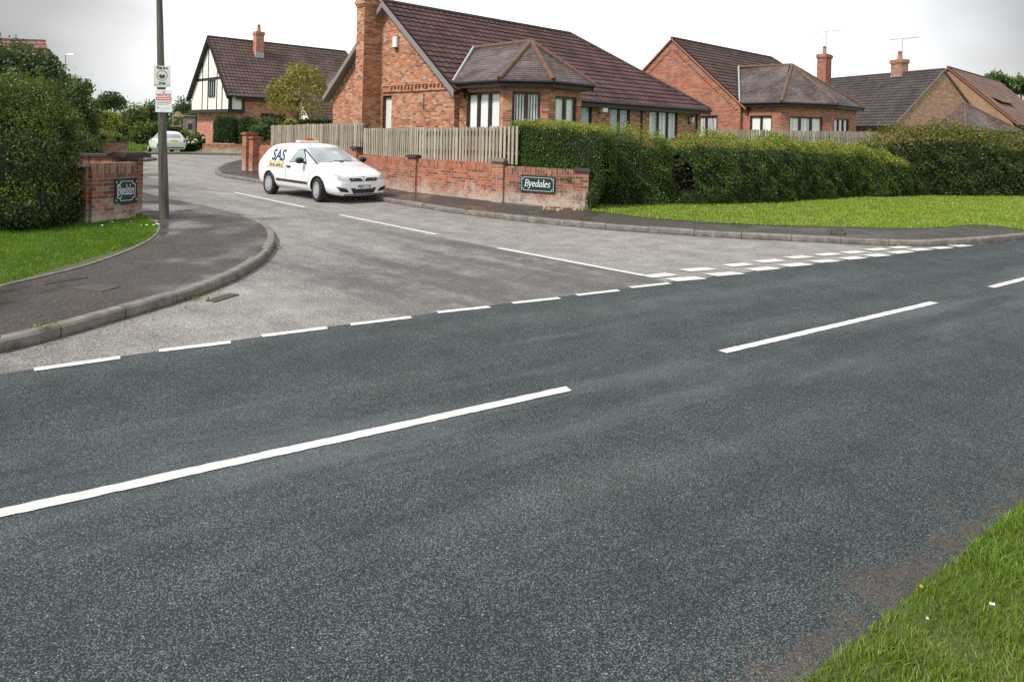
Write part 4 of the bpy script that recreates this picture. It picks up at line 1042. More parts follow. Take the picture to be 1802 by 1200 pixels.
bush([at(528, 170, 42, 42, 40, 36), at(500, 160, 42, 20, 20, 20), at(556, 180, 42, 26, 24, 26), at(525, 140, 42, 28, 26, 22), at(500, 185, 42, 20, 20, 20), at(545, 150, 42, 26, 24, 26), at(485, 175, 42, 16, 16, 22)], 150, .19, [LV_WISP], 'wispy yellow-green tree before the half-timbered house', 'tree', 'tree', core=False, trunk=(dp(527, 205, 42).x, 42, .6, .1), jit=.5, sprigs=170, gap=-.2, asp=.4)
# white-flowered plant right of the hatchback
bush([at(335, 255, 48.5, 20, 18, 14), at(350, 250, 48.8, 12, 12, 14), at(322, 245, 49, 12, 12, 14)], 150, .2, [LV_CON, LV_MID], 'dark leafy plant with white flower plumes by the half-timbered house', 'bush', base=.0, sprigs=20)
mb = MB()
for k in range(9):
    a = at(318+k*5+random.uniform(-3, 3), 256+random.uniform(-14, 6), 47.9, 1); p = Vector(a[:3]); d = Vector((random.uniform(-1, 1), -.3, .5)).normalized()
    mb.tube([p, p+d*.15, p+d*.26+Vector((.05, 0, -.03)), p+d*.32+Vector((.14, 0, -.12))], [.02, .055, .05, .01], 6)
o = mb.build('flower_plumes', plain('cream_flower', (.7, .7, .55), .7)); tag(o, 'cream flower plumes on the plant right of the white hatchback', 'flowers'); o['kind'] = 'stuff'
for px, py, Y, r, lab in ((1755, 140, 90, 18, 'left of the two dark treetops beyond the tan brick house'), (1798, 150, 95, 18, 'right of the two dark treetops beyond the tan brick house')):
    bush([at(px, py, Y, r, r, r*.7), at(px-12, py+8, Y, r*.7, r*.7, r*.6), at(px+10, py+9, Y, r*.8, r*.8, r*.6)], 20, .4, [LV_DARK, LV_MID], lab, 'tree', 'tree', base=0, trunk=(dp(px, py, Y).x, Y, 0, .2), sprigs=40, group='treetops beyond the right-hand houses')
# small weeds along the kerbs
def weed(px, py, z, s, label):
    c = gp(px, py, z); n = 46; q = np.array(c)+RNG.normal(0, 1, (n, 3))*np.array((s, s, s*.35))+np.array((0, 0, s*.4)); q[:, 2] = np.maximum(q[:, 2], z+.005)
    o = leaves('weed', q, np.tile((0, 0, 1.0), (n, 1)), s*.6, [LV_MID]); tag(o, label, 'weed', 'weeds along the kerbs')
for px, py, z, s, l in ((79, 578, .12, .05, 'green weed growing on the left kerb top near the photo edge'), (345, 527, .01, .06, 'green weed in the gutter beside the iron gully grate'), (484, 437, .01, .06, 'weed in the gutter at the outer bend of the left kerb'),
                         (822, 369, .12, .06, 'weed on the right kerb below the sign wall pillar'), (1032, 386, .12, .08, 'tall weed on the right kerb below the hedge gap'), (1405, 420, .0, .1, 'pale weed in the gutter before the grass bank'), (1472, 412, .12, .08, 'thin weed on the right kerb before the give-way lines')):
    weed(px, py, z, s, l)
# fallen leaves and grit along the left gutter
P_ = [gp(random.uniform(140, 260), 0, 0) for _ in range(0)]
q = []
for k in range(90):
    i = random.randrange(len(LKERB)-8, len(LKERB)-1); a, b = gp(*LKERB[i]), gp(*LKERB[i+1]); s = random.random(); p = a.lerp(b, s); t = (b-a).normalized(); n = Vector((-t.y, t.x, 0)); q.append(tuple(p+n*abs(random.gauss(0, .1))+Vector((0, 0, .012))))
for k in range(240): 
    a = gp(random.uniform(60, 460), random.uniform(400, 590), .12)
    q.append((a.x, a.y, .126))
fw2 = [(p[0], p[1]) for p in fw_l]
q = np.array(q); ok = (q[:, 2] < .1) | in_poly(q[:, 0], q[:, 1], fw2); q = q[ok]
o = leaves('fallen_leaves', q, np.tile((0, 0, 1.0), (len(q), 1)), .028, [leaf_mat('fallen_leaf', [(0, (.16, .1, .04)), (.5, (.26, .22, .1)), (1, (.3, .2, .09))])], tilt=.12); o['kind'] = 'stuff'
mb = MB(); p = gp(1621, 1031, .035); mb.tube([p-Vector((0, 0, .035)), p], .0012, 5, 1); disc(mb, p, Vector((1, 0, 0)), Vector((0, .8, .5)), .0001, .008, 9); tag(mb.build('dandelion', [M_ORANGE, M_TWIG]), 'orange dandelion at the road edge of the near grass verge', 'flower')
mb = MB(); p = gp(1632, 1087, .07); mb.tube([p-Vector((0, 0, .07)), p], .0012, 5, 1); disc(mb, p, Vector((1, 0, 0)), Vector((0, .8, .5)), .0001, .006, 9); tag(mb.build('daisy', [plain('pale_seed_head', (.45, .42, .36), .8), M_TWIG]), 'single pale seed head on a brown stalk in the near grass verge', 'flower')
mb = MB(); p = gp(1746, 1062, .06); mb.cbox(p, .018, .01, .004, (1, -.6, .2)); tag(mb.build('litter', M_WHITE), 'small white scrap of litter in the near grass verge', 'litter')
# ------------------------------------------------------------------ materials: houses
M_BR1 = brick_mat('orange_house_brick', [(0, (.5, .19, .085)), (.25, (.4, .125, .058)), (.45, (.56, .29, .15)), (.62, (.3, .09, .055)), (.76, (.55, .37, .24)), (.89, (.085, .045, .045))], (.5, .38, .28))
M_BR1S = brick_mat('orange_soldier_brick', [(0, (.52, .2, .09)), (.4, (.44, .15, .07)), (.75, (.36, .11, .06))], (.46, .34, .25), soldier=True)
M_BR2 = brick_mat('red_house_brick', [(0, (.44, .14, .075)), (.3, (.35, .1, .055)), (.55, (.5, .19, .1)), (.75, (.24, .08, .06)), (.86, (.15, .085, .085))], (.42, .32, .26))
M_BR2S = brick_mat('red_soldier_brick', [(0, (.4, .14, .08)), (.5, (.31, .1, .06))], (.4, .3, .24), soldier=True)
M_BR5 = brick_mat('mottled_house_brick', [(0, (.4, .19, .11)), (.3, (.32, .13, .08)), (.6, (.46, .26, .17)), (.85, (.5, .38, .3))], (.45, .36, .28))
M_BR6 = brick_mat('tan_house_brick', [(0, (.36, .2, .11)), (.4, (.3, .155, .085)), (.75, (.4, .23, .13))], (.34, .25, .18))
M_BR3 = brick_mat('rustic_house_brick', [(0, (.55, .2, .11)), (.3, (.44, .14, .08)), (.6, (.6, .34, .22)), (.85, (.3, .11, .08))], (.5, .42, .36))
T_BRN = tile_mat('brown_interlocking_tiles', [(0, (.046, .021, .022)), (.5, (.066, .03, .03)), (1, (.092, .045, .044))], (.07, .05, .036), .8)
T_BRN2 = tile_mat('dark_brown_interlocking_tiles', [(0, (.046, .025, .023)), (.5, (.062, .036, .032)), (1, (.084, .05, .044))], (.07, .056, .04), .8)
T_DRK = tile_mat('dark_pantiles', [(0, (.04, .032, .03)), (.5, (.055, .044, .042)), (1, (.075, .062, .058))], (.09, .07, .045), .5)
T_PNK = tile_mat('pink_tiles', [(0, (.13, .075, .06)), (.5, (.17, .098, .08)), (1, (.21, .125, .1))], (.15, .11, .075))
T_MOSS = tile_mat('mossy_brown_tiles', [(0, (.058, .034, .03)), (.5, (.08, .048, .042)), (1, (.1, .06, .05))], (.13, .125, .05))
T_SLT = tile_mat('purple_grey_small_tiles', [(0, (.05, .037, .037)), (.45, (.078, .058, .057)), (.8, (.11, .08, .076)), (1, (.17, .135, .13))], (.1, .08, .065), .5)
M_RIDGE = plain('ridge_tile', (.055, .045, .04), .85, var=.35)
M_RIDGER = plain('rust_ridge_tile', (.13, .075, .053), .85, var=.4, scale=5)
M_BARGE = plain('weathered_bargeboard', (.22, .2, .2), .8, var=.25)
M_DKWOOD = plain('dark_brown_timber', (.03, .02, .018), .5, var=.2)
M_FRAME = plain('brown_window_frame', (.04, .018, .014), .4, var=.15)
M_GUT = plain('black_gutter', (.022, .018, .018), .4, var=.1)
M_LEAD = plain('pale_lead', (.4, .42, .44), .55, .2, .15)
M_GLASS = glass_mat('window_glass', (.97, .98, .98))
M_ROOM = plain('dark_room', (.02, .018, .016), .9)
M_BLIND = plain('white_blind', (.85, .86, .83), .7, var=.05); M_NET = plain('pale_blue_curtain', (.42, .52, .56), .8, var=.08)
M_CREAM = plain('cream_render', (.83, .79, .69), .9, var=.05)
M_BLKW = plain('black_timber', (.02, .02, .022), .6)
M_WHT = plain('white_plastic', (.75, .75, .75), .4, var=.04)
M_POT = plain('chimney_pot', (.4, .17, .1), .85, var=.25)
M_AER = plain('aerial_metal', (.35, .36, .38), .4, .6)

V3 = Vector
def tiled(mb, E0, E1, R1, R0, gauge=.33, pitch=.3, amp=.028, step=.035, sub=6, mi=0):
    E0, E1, R1, R0 = map(V3, (E0, E1, R1, R0)); u = (E1-E0).normalized(); L = (E1-E0).length
    n = u.cross(((R0+R1)/2-(E0+E1)/2)).normalized()
    if n.z < 0: n = -n
    v = n.cross(u)
    if v.z < 0: v = -v
    H = (R0-E0).dot(v); N = max(1, round(H/gauge)); xl, xr = (R0-E0).dot(u), (R1-E1).dot(u)
    du = pitch/sub; lo = min(0, xl); hi = max(L, L+xr); K = int((hi-lo)/du)+1
    prof = [amp*(.5+.5*math.cos(2*PI*i/sub))**2 if amp else 0 for i in range(sub)]
    for k in range(N):
        a, b = k/N, (k+1)/N; va, vb = a*H, b*H
        la, ra, lb, rb = xl*a, L+xr*a, xl*b, L+xr*b
        jit = random.uniform(-.004, .004)
        for i in range(K):
            x0, x1 = lo+i*du, lo+(i+1)*du
            a0, a1 = min(max(x0, la), ra), min(max(x1, la), ra); b0, b1 = min(max(x0, lb), rb), min(max(x1, lb), rb)
            if a1-a0 < 1e-5 and b1-b0 < 1e-5: continue
            h0, h1 = prof[i % sub], prof[(i+1) % sub]
            st = step+jit
            A0 = E0+u*a0+v*va; A1 = E0+u*a1+v*va; B0 = E0+u*b0+v*vb; B1 = E0+u*b1+v*vb
            uvc = (x0/pitch+.01, k+.5)
            uv = [uvc]*4
            q = [A0+n*(st+h0), A1+n*(st+h1), B1+n*h1*.8, B0+n*h0*.8]
            if b1-b0 < 1e-5: q = q[:3]; mb.face(q, mi, uv[:3])
            elif a1-a0 < 1e-5: q = [q[0], q[2], q[3]]; mb.face(q, mi, uv[:3])
            else: mb.face(q, mi, uv)
            if a1-a0 > 1e-5: mb.face([A0-n*.01, A1-n*.01, A1+n*(st+h1), A0+n*(st+h0)], mi, uv)
def ridge(root, pts, rad, mat, name='ridge'):
    mb = MB()
    for a, b in zip(pts, pts[1:]):
        a, b = V3(a), V3(b); L = (b-a).length; N = max(1, int(L/.42)); d = (b-a).normalized()
        for i in range(N):
            p, q = a.lerp(b, i/N), a.lerp(b, (i+1)/N); mb.tube([p, q-d*.012], [rad*random.uniform(.96, 1.06), rad], 8)
    return mb.build(name, mat, root)
def wall_rect(mb, o, u, n, L, z0, z1, ops, mi=0, rev=.1):
    """rectangle wall with openings (x0,x1,za,zb) measured from o along u"""
    xs = sorted({0, L, *[x for p in ops for x in p[:2]]}); zs = sorted({z0, z1, *[min(max(z, z0), z1) for p in ops for z in p[2:4]]})
    P_ = lambda x, z, d=0: V3((o.x, o.y, 0))+u*x+V3((0, 0, z))-n*d
    def f(q):
        if (q[1]-q[0]).cross(q[2]-q[0]).dot(n) < 0: q.reverse()
        return q
    for xa, xb in zip(xs, xs[1:]):
        for za, zb in zip(zs, zs[1:]):
            if any(p[0] <= (xa+xb)/2 <= p[1] and p[2] <= (za+zb)/2 <= p[3] for p in ops): continue
            mb.face(f([P_(xa, za), P_(xb, za), P_(xb, zb), P_(xa, zb)]), mi)
    for xa, xb, za, zb in [p[:4] for p in ops]:
        for q in ([(xa, za), (xa, zb)], [(xb, za), (xb, zb)], [(xa, zb), (xb, zb)], [(xa, za), (xb, za)]):
            (x0, y0), (x1, y1) = q; mb.face([P_(x0, y0), P_(x1, y1), P_(x1, y1, rev), P_(x0, y0, rev)], mi)
def window(root, o, u, n, op, lights=2, style='blind', frame=None, label=None, tall=False):
    """frame with mullions, glass, blinds and the dark room behind it"""
    x0, x1, za, zb = op[:4]; o = V3((o.x, o.y, 0)); up = V3((0, 0, 1)); fr = frame or M_FRAME; W_ = x1-x0
    def P_(x, z, d): return o+u*x+up*z-n*d
    mb = MB(); t = .075; d0, d1 = .05, .11
    def bar(xa, xb, z0, z1, da=d0, db=d1): mb.box(P_(xa, z0, db), u*(xb-xa), n*(db-da), up*(z1-z0)) if u.cross(n).z > 0 else mb.box(P_(xb, z0, db), -u*(xb-xa), n*(db-da), up*(z1-z0))
    bar(x0, x0+t, za, zb); bar(x1-t, x1, za, zb); bar(x0+t, x1-t, zb-t, zb); bar(x0+t, x1-t, za, za+t)
    for i in range(1, lights):
        c = x0+W_*i/lights; bar(c-t*.8, c+t*.8, za+t, zb-t, d0-.004, d1-.004)
    # dark room box behind
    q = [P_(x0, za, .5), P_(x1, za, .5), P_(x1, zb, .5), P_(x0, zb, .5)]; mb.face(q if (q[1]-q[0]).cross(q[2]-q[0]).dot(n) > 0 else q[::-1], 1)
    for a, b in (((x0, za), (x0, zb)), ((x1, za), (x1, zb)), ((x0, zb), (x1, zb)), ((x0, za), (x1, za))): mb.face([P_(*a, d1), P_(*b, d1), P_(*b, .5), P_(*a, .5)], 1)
    wo_ = mb.build('window', [fr, M_ROOM], root)
    if label: wo_['label'] = label
    g = MB(); q = [P_(x0+t*.5, za+t*.5, .085), P_(x1-t*.5, za+t*.5, .085), P_(x1-t*.5, zb-t*.5, .085), P_(x0+t*.5, zb-t*.5, .085)]
    g.face(q if (q[1]-q[0]).cross(q[2]-q[0]).dot(n) > 0 else q[::-1]); g.build('pane', M_GLASS, wo_)
    b = MB(); a = x0+.03
    if style == 'net':
        q = [P_(x0+.02, za, .13), P_(x1-.02, za, .13), P_(x1-.02, zb-.02, .13), P_(x0+.02, zb-.02, .13)]; b.face(q if (q[1]-q[0]).cross(q[2]-q[0]).dot(n) > 0 else q[::-1]); b.build('curtain', M_NET, wo_)
    else:
        sw = .089; k = 0; gap = 1.0 if style == 'blind' else .62
        while a+sw*.5 < x1:
            yaw = random.uniform(-.12, .3) if style == 'blind' else random.uniform(.05, .4); c, s = math.cos(yaw), math.sin(yaw)
            m = a+sw/2; e = (u*c-n*s)*sw/2*gap; ctr = P_(m, 0, .125)
            q = [ctr-e+up*(za+.02), ctr+e+up*(za+.02), ctr+e+up*(zb-.03), ctr-e+up*(zb-.03)]
            b.face(q if (q[1]-q[0]).cross(q[2]-q[0]).dot(n) > 0 else q[::-1]); a += sw; k += 1
        b.build('blind', M_BLIND, wo_)
    return wo_
def lintel(mb, o, u, n, op, mi, h=.215):
    x0, x1, za, zb = op[:4]; o = V3((o.x, o.y, 0)); up = V3((0, 0, 1)); c = o+u*(x0+x1)/2+up*(zb+h/2)
    q = [c-u*((x1-x0)/2+.1)-up*h/2+n*.004, c+u*((x1-x0)/2+.1)-up*h/2+n*.004, c+u*((x1-x0)/2+.1)+up*h/2+n*.004, c-u*((x1-x0)/2+.1)+up*h/2+n*.004]
    mb.face(q if (q[1]-q[0]).cross(q[2]-q[0]).dot(n) > 0 else q[::-1], mi)
def gutter(root, pts, fascia=.2, name='gutter', fmat=None):
    mb = MB(); up = V3((0, 0, 1))
    for a, b in zip(pts, pts[1:]):
        a, b = V3(a), V3(b); mb.tube([a-up*.03, b-up*.03], .06, 8, 0)
        t = (b-a).normalized(); mb.cbox((a+b)/2-up*(.04+fascia/2)+up.cross(t)*.05, (b-a).length, .03, fascia, t, 1)
    return mb.build(name, [M_GUT, fmat or M_DKWOOD], root)
def chimney(root, c, sx, sy, z0, z1, u, mat, pot=True, lead=True, name='chimney', aerial=None):
    mb = MB(); mb.cbox((c.x, c.y, (z0+z1-.3)/2), sx, sy, z1-.3-z0, u)
    for i, (g, h) in enumerate(((.035, .075), (.07, .15), (.035, .075))):
        z = z1-.3+(0, .075, .225)[i]; mb.cbox((c.x, c.y, z+h/2), sx+2*g, sy+2*g, h, u)
    o = mb.build(name, [mat], root)
    if lead:
        m2 = MB(); m2.cbox((c.x, c.y, z0+.0+lead/2), sx+.06, sy+.06, lead, u); m2.build('flashing', M_LEAD, o)
    if pot:
        m2 = MB(); m2.tube([(c.x, c.y, z1-.02), (c.x, c.y, z1+.12), (c.x, c.y, z1+.42), (c.x, c.y, z1+.46)], [.17, .14, .12, .15], 10); m2.tube([(c.x, c.y, z1+.46), (c.x, c.y, z1+.56), (c.x, c.y, z1+.6)], [.1, .13, .02], 10); m2.build('pot', M_POT, o)
    if aerial:
        m2 = MB(); h = aerial; x, y = c.x-sx*.1, c.y-sy*.75; m2.tube([(x, y, z1-1.0), (x, y, z1+h)], .02, 6)
        a = V3((-.75, .25, -.02)); b = V3((.95, -.25, .13)); p = V3((x, y, z1+h-.03)); m2.tube([p+a, p+b], .02, 5)
        d = (b-a).normalized(); e = V3((0, .1, .07))
        for k in range(13): q = (p+a).lerp(p+b, k/12); m2.tube([q-e*(1.0 if k else 2), q+e*(1.0 if k else 2)], .006, 4)
        m2.build('aerial', M_AER, o)
    return o

class House:
    def __init__(s, C, ang, name, label):
        s.C = V3((C[0], C[1], 0)); s.e1 = V3((math.cos(ang), math.sin(ang), 0)); s.e2 = V3((-math.sin(ang), math.cos(ang), 0))
        s.root = empty(name, s.C, label, 'house')
    def p(s, a, b, z=0.0): return s.C+s.e1*a+s.e2*b+V3((0, 0, z))
    def shell(s, w_, L, z0, ze, zr, brick, gops=(), fops=(), soldier=None, band=None):
        """brick box with a gable at a=0"""
        mb = MB()
        wall_rect(mb, s.p(0, 0), s.e2, -s.e1, w_, z0, ze, [o[:4] for o in gops]); mb.face([s.p(0, w_, ze), s.p(0, 0, ze), s.p(0, w_/2, zr)])
        wall_rect(mb, s.p(0, 0), s.e1, -s.e2, L, z0, ze, [o[:4] for o in fops])
        mb.face([s.p(L, 0, z0), s.p(L, w_, z0), s.p(L, w_, ze), s.p(L, 0, ze)]); mb.face([s.p(L, w_, z0), s.p(0, w_, z0), s.p(0, w_, ze), s.p(L, w_, ze)])
        if soldier:
            for o in gops: lintel(mb, s.p(0, 0), s.e2, -s.e1, o, 1)
            for o in fops: lintel(mb, s.p(0, 0), s.e1, -s.e2, o, 1)
        s.wall = mb.build('wall', [brick, soldier or brick], s.root)
        for o in gops: window(s.root, s.p(0, 0), s.e2, -s.e1, o, *o[4:])
        for o in fops: window(s.root, s.p(0, 0), s.e1, -s.e2, o, *o[4:])
    def roof(s, w_, L, ze, zr, hip, over=.35, verge=.2, tile=None, gauge=.33, pitch=.3, rm=None, hipr=None, amp=.028):
        sl = (zr-ze)/(w_/2); zo = ze-over*sl; r1 = L-hip if hip else L+verge
        lf = .06
        E0, E1 = s.p(-verge, -over, zo+lf), s.p(L+(over if hip else verge), -over, zo+lf); R0, R1 = s.p(-verge, w_/2, zr+lf), s.p(r1, w_/2, zr+lf)
        B0, B1 = s.p(-verge, w_+over, zo+lf), s.p(L+(over if hip else verge), w_+over, zo+lf)
        mb = MB(); tiled(mb, E0, E1, R1, R0, gauge, pitch, amp); tiled(mb, B1, B0, R0, R1, gauge, pitch, amp, sub=3)
        if hip: tiled(mb, E1, B1, R1, R1, gauge, pitch, amp, sub=3)
        dn = V3((0, 0, -.05))
        mb.face([E0+dn, R0+dn, R1+dn, E1+dn]); mb.face([B0+dn, B1+dn, R1+dn, R0+dn])
        s.roofo = mb.build('roof', tile, s.root)
        ridge(s.root, [R0+V3((0, 0, .01)), R1+V3((0, 0, .01))], .1, rm or M_RIDGE)
        if hip: ridge(s.root, [R1, E1], .1, hipr or rm or M_RIDGE, 'hip_ridge'); ridge(s.root, [R1, B1], .1, hipr or rm or M_RIDGE, 'hip_ridge')
        return E0, E1, R0, R1, B0, B1
    def barge(s, a, b, c, mat, dep=.24, th=.04, name='bargeboard', und=0.0):
        """boards along the verge from eave a over apex b to eave c"""
        up = V3((0, 0, 1)); mb = MB()
        for p, q in ((a, b), (c, b)):
            p, q = p-s.e1*.0, q-s.e1*.0
            f = [p-up*dep, p, q, q-up*dep]; mb.face([x-s.e1*th for x in f]); mb.face(f); mb.face([p-s.e1*th, p, q, q-s.e1*th]); mb.face([p-up*dep, p-up*dep-s.e1*th, q-up*dep-s.e1*th, q-up*dep])
            if und: mb.face([p-up*dep, q-up*dep, q-up*dep+s.e1*und, p-up*dep+s.e1*und])
        return mb.build(name, mat, s.root)
    def wing(s, Q, A, Bk, ze, zb, wins, brick, sold, tile, rmat, valley=True, ztop=None, over=.3):
        """polygonal bay with walls along Q, roof apex A and ridge running back to Bk; wins per facet"""
        mb = MB(); cen = sum(Q, V3())/len(Q)
        info = []
        for i, (a, b) in enumerate(zip(Q, Q[1:])):
            u = (b-a).normalized(); n = V3((u.y, -u.x, 0)); n = n if n.dot(a-cen) > 0 else -n
            ops = [o for o in wins[i]] if i < len(wins) else []
            wall_rect(mb, a, u, n, (b-a).length, zb, ze, [o[:4] for o in ops])
            for o in ops: lintel(mb, a, u, n, o, 1, .2)
            info.append((a, u, n, ops))
        mb.build('bay_wall', [brick, sold], s.root)
        for a, u, n, ops in info:
            for o in ops: window(s.root, a, u, n, o, *o[4:])
        # eaves outline: offset outward
        ns = [i[2] for i in info]; O = []
        for i, q in enumerate(Q):
            if i == 0: d = ns[0]
            elif i == len(Q)-1: d = ns[-1]
            else: d = (ns[i-1]+ns[i]); d = d/(d.length_squared/2) if d.length > .1 else ns[i]
            O.append(V3((q.x, q.y, 0))+d*over+V3((0, 0, ze)))
        rb = MB(); kw = dict(gauge=.115, pitch=.17, amp=0, step=.012, sub=1)
        tiled(rb, O[0], O[1], A, Bk, **kw)
        for i in range(1, len(O)-1):
            last = i == len(O)-2
            tiled(rb, O[i], O[i+1], A, A, **kw) if not last else tiled(rb, O[i], O[i+1], Bk, A, **kw)
        rb.build('bay_roof', tile, s.root)
        for i in range(1, len(O)-1): ridge(s.root, [A, O[i]+V3((0, 0, .03))], .085, rmat, 'hip_ridge')
        ridge(s.root, [Bk, A], .085, rmat, 'ridge')
        gutter(s.root, [o-V3((0, 0, .0)) for o in O], .16)
        if valley:
            mv = MB(); mv.tube([O[0]+V3((0, 0, .05)), Bk+V3((0, 0, .05))], .05, 6); mv.build('valley_flashing', M_LEAD, s.root)
        return O

# ------------------------------------------------------------------ house 1: orange brick bungalow behind the picket fence
A1 = math.atan2(.682, .731)
h = House((-1.97, 23.0), A1, 'bungalow', 'orange brick bungalow with side chimney and bay, behind the picket fence')
w1, L1_, ze1, zr1 = 8.35, 15.3, 3.5, 6.72
h.shell(w1, L1_, .7, ze1, zr1, M_BR1, [(3.83, 4.47, 1.55, 3.22, 1, 'blind')],
        [(6.45, 7.15, 1.9, 3.1, 1, 'net'), (8.3, 9.68, 1.9, 3.1, 2, 'net'), (11.1, 13.35, 1.75, 3.1, 3, 'blind')], M_BR1S)
E0, E1, R0, R1, B0, B1 = h.roof(w1, L1_, ze1, zr1, 5.0, .35, .28, T_BRN)
h.barge(E0-V3((0, 0, .02)), R0-V3((0, 0, .0)), B0-V3((0, 0, .02)), M_BARGE, .22, .04, und=.3)
gutter(h.root, [h.p(.1, -.42, E0.z-.02), h.p(L1_+.3, -.42, E0.z-.02)], .2)
chimney(h.root, h.p(-.39, 4.9), .8, .56, .7, 6.9, h.e1, M_BR1, pot=True, lead=False)
mb = MB()                                                          # dentil band and stepped verge bricks on the gable
for i in range(17): mb.cbox(h.p(-.035, .25+i*.225, 3.52), .07, .11, .075, h.e1)
mb.cbox(h.p(-.02, 2.25, 3.6), .045, 4.4, .06, h.e1); mb.cbox(h.p(-.03, 2.25, 3.36), .06, 4.4, .035, h.e1)
sl1 = (zr1-ze1)/(w1/2)
for i in range(19):
    b = .3+i*.2; mb.cbox(h.p(-.04, b, ze1+b*sl1-.36), .08, .1, .14, h.e1)
    if b > 1: mb.cbox(h.p(-.04, w1-b, ze1+b*sl1-.36), .08, .1, .14, h.e1) if w1-b > 5.3 else None
mb.build('corbel_bricks', [M_BR1], h.root)
mb = MB(); mb.cbox(h.p(-.07, 3.55, 5.2), .1, .26, .42, h.e1); ab = mb.build('alarm_box', M_WHT, h.root)
mb = MB(); mb.cbox(h.p(-.075, 3.55, 4.99), .1, .26, .05, h.e1); mb.build('strobe', M_BLKW, ab)
mb = MB(); mb.cbox(h.p(-.008, 1.75, 2.95), .016, .03, .55, h.e1); mb.build('wall_slit', M_BLKW, h.root)
mb = MB(); mb.tube([h.p(7.5, -.05, 3.0), h.p(7.5, -.25, 3.0)], .045, 8); mb.cbox(h.p(7.55, -.3, 2.95), .3, .14, .18, h.e1); mb.build('floodlight', M_WHT, h.root)
mb = MB(); mb.tube([h.p(10.45, -.06, ze1-.25), h.p(10.45, -.06, .7)], .04, 8); mb.tube([h.p(10.45, -.4, ze1-.3), h.p(10.45, -.06, ze1-.45)], .04, 8); mb.build('downpipe', M_GUT, h.root)
mb = MB(); mb.tube([h.p(14.9, -.06, ze1-.25), h.p(14.9, -.06, .7)], .04, 8); mb.build('downpipe', M_GUT, h.root)
mb = MB(); mb.cbox(h.p(14.3, -.05, 2.62), .1, .1, .1, h.e1); mb.cbox(h.p(14.3, -.16, 2.75), .18, .16, .26, h.e1, 1); mb.tube([h.p(14.3, -.16, 2.88), h.p(14.3, -.16, 2.98)], [.12, .01], 8); mb.build('wall_lantern', [M_BLKW, plain('lantern_glass', (.5, .55, .6), .2)], h.root)
q0 = h.p(.22, -.0); Q = [q0, V3((-.30, 21.42, 0)), V3((1.12, 21.42, 0)), V3((2.26, 22.5, 0))]; Q.append(Q[-1]+h.e2*3.2)
z_ = 3.55; apx = V3((.57, 22.77, 4.98)); bk = apx+h.e2*3.0; bk.z = 4.98
def bayop(a, b, f0, f1, za, zb, *k): L = (b-a).length; return (L*f0, L*f1, za, zb, *k)
h.wing(Q, apx, bk, z_, .7, [[bayop(Q[0], Q[1], .17, .93, 1.75, 3.22, 3, 'blind')], [bayop(Q[1], Q[2], .2, .82, 1.6, 3.22, 2, 'open')], [bayop(Q[2], Q[3], .2, .86, 1.8, 3.12, 2, 'blind')], []], M_BR1, M_BR1S, T_SLT, M_RIDGER)

# ------------------------------------------------------------------ house 2: red brick bungalow behind the clipped hedge
h = House((11.95, 35.78), A1, 'bungalow', 'red brick bungalow with a grey-tiled bay, behind the long clipped hedge')
w2, L2, ze2, zr2 = 8.6, 16.2, 3.75, 7.48
h.shell(w2, L2, .7, ze2, zr2, M_BR2, [(1.32, 2.71, 1.9, 3.13, 2, 'open')], [(10, 12, 1.9, 3.1, 2, 'blind')], M_BR2S)
E0, E1, R0, R1, B0, B1 = h.roof(w2, L2, ze2, zr2, 4.2, .35, .06, T_BRN2)
h.barge(E0, R0, B0, M_BR2S, .1, .05, 'verge_bricks'); gutter(h.root, [h.p(.1, -.42, E0.z-.02), h.p(L2+.3, -.42, E0.z-.02)], .2)
mb = MB(); sl2 = (zr2-ze2)/(w2/2)
for side_ in (0, 1):                                               # raised string of bricks following the verge
    for i in range(30):
        b = .25+i*.135; bb = w2-b if side_ else b; mb.cbox(h.p(-.02, bb, ze2+b*sl2-.5), .04, .13, .07, h.e1)
mb.build('corbel_bricks', [M_BR2], h.root)
Q = [h.p(.25, 0), V3((13.45, 34.2, 0)), V3((16.4, 35.0, 0)), V3((18.75, 37.2, 0))]; Q.append(Q[-1]+h.e2*2.2)
apx = V3((15.35, 37.6, 6.05)); bk = apx+h.e2*3.2; bk.z = 6.1
h.wing(Q, apx, bk, 3.78, .7, [[bayop(Q[0], Q[1], .2, .78, 1.9, 3.12, 2, 'blind')], [bayop(Q[1], Q[2], .17, .82, 1.9, 3.1, 3, 'blind')], [bayop(Q[2], Q[3], .1, .7, 1.9, 3.1, 3, 'blind')], []], M_BR2, M_BR2S, T_SLT, M_RIDGER)
chimney(h.root, V3((21.4, 47.0, 0)), .95, .6, 4.6, 7.85, h.e1, M_BR2, True, .0, aerial=1.5)

# ------------------------------------------------------------------ house 5: dark pantiled house
a5 = math.atan2(.34, .94)
h = House((23.6, 42.0), a5, 'house', 'dark pantiled house with a satellite dish on its mottled brick gable')
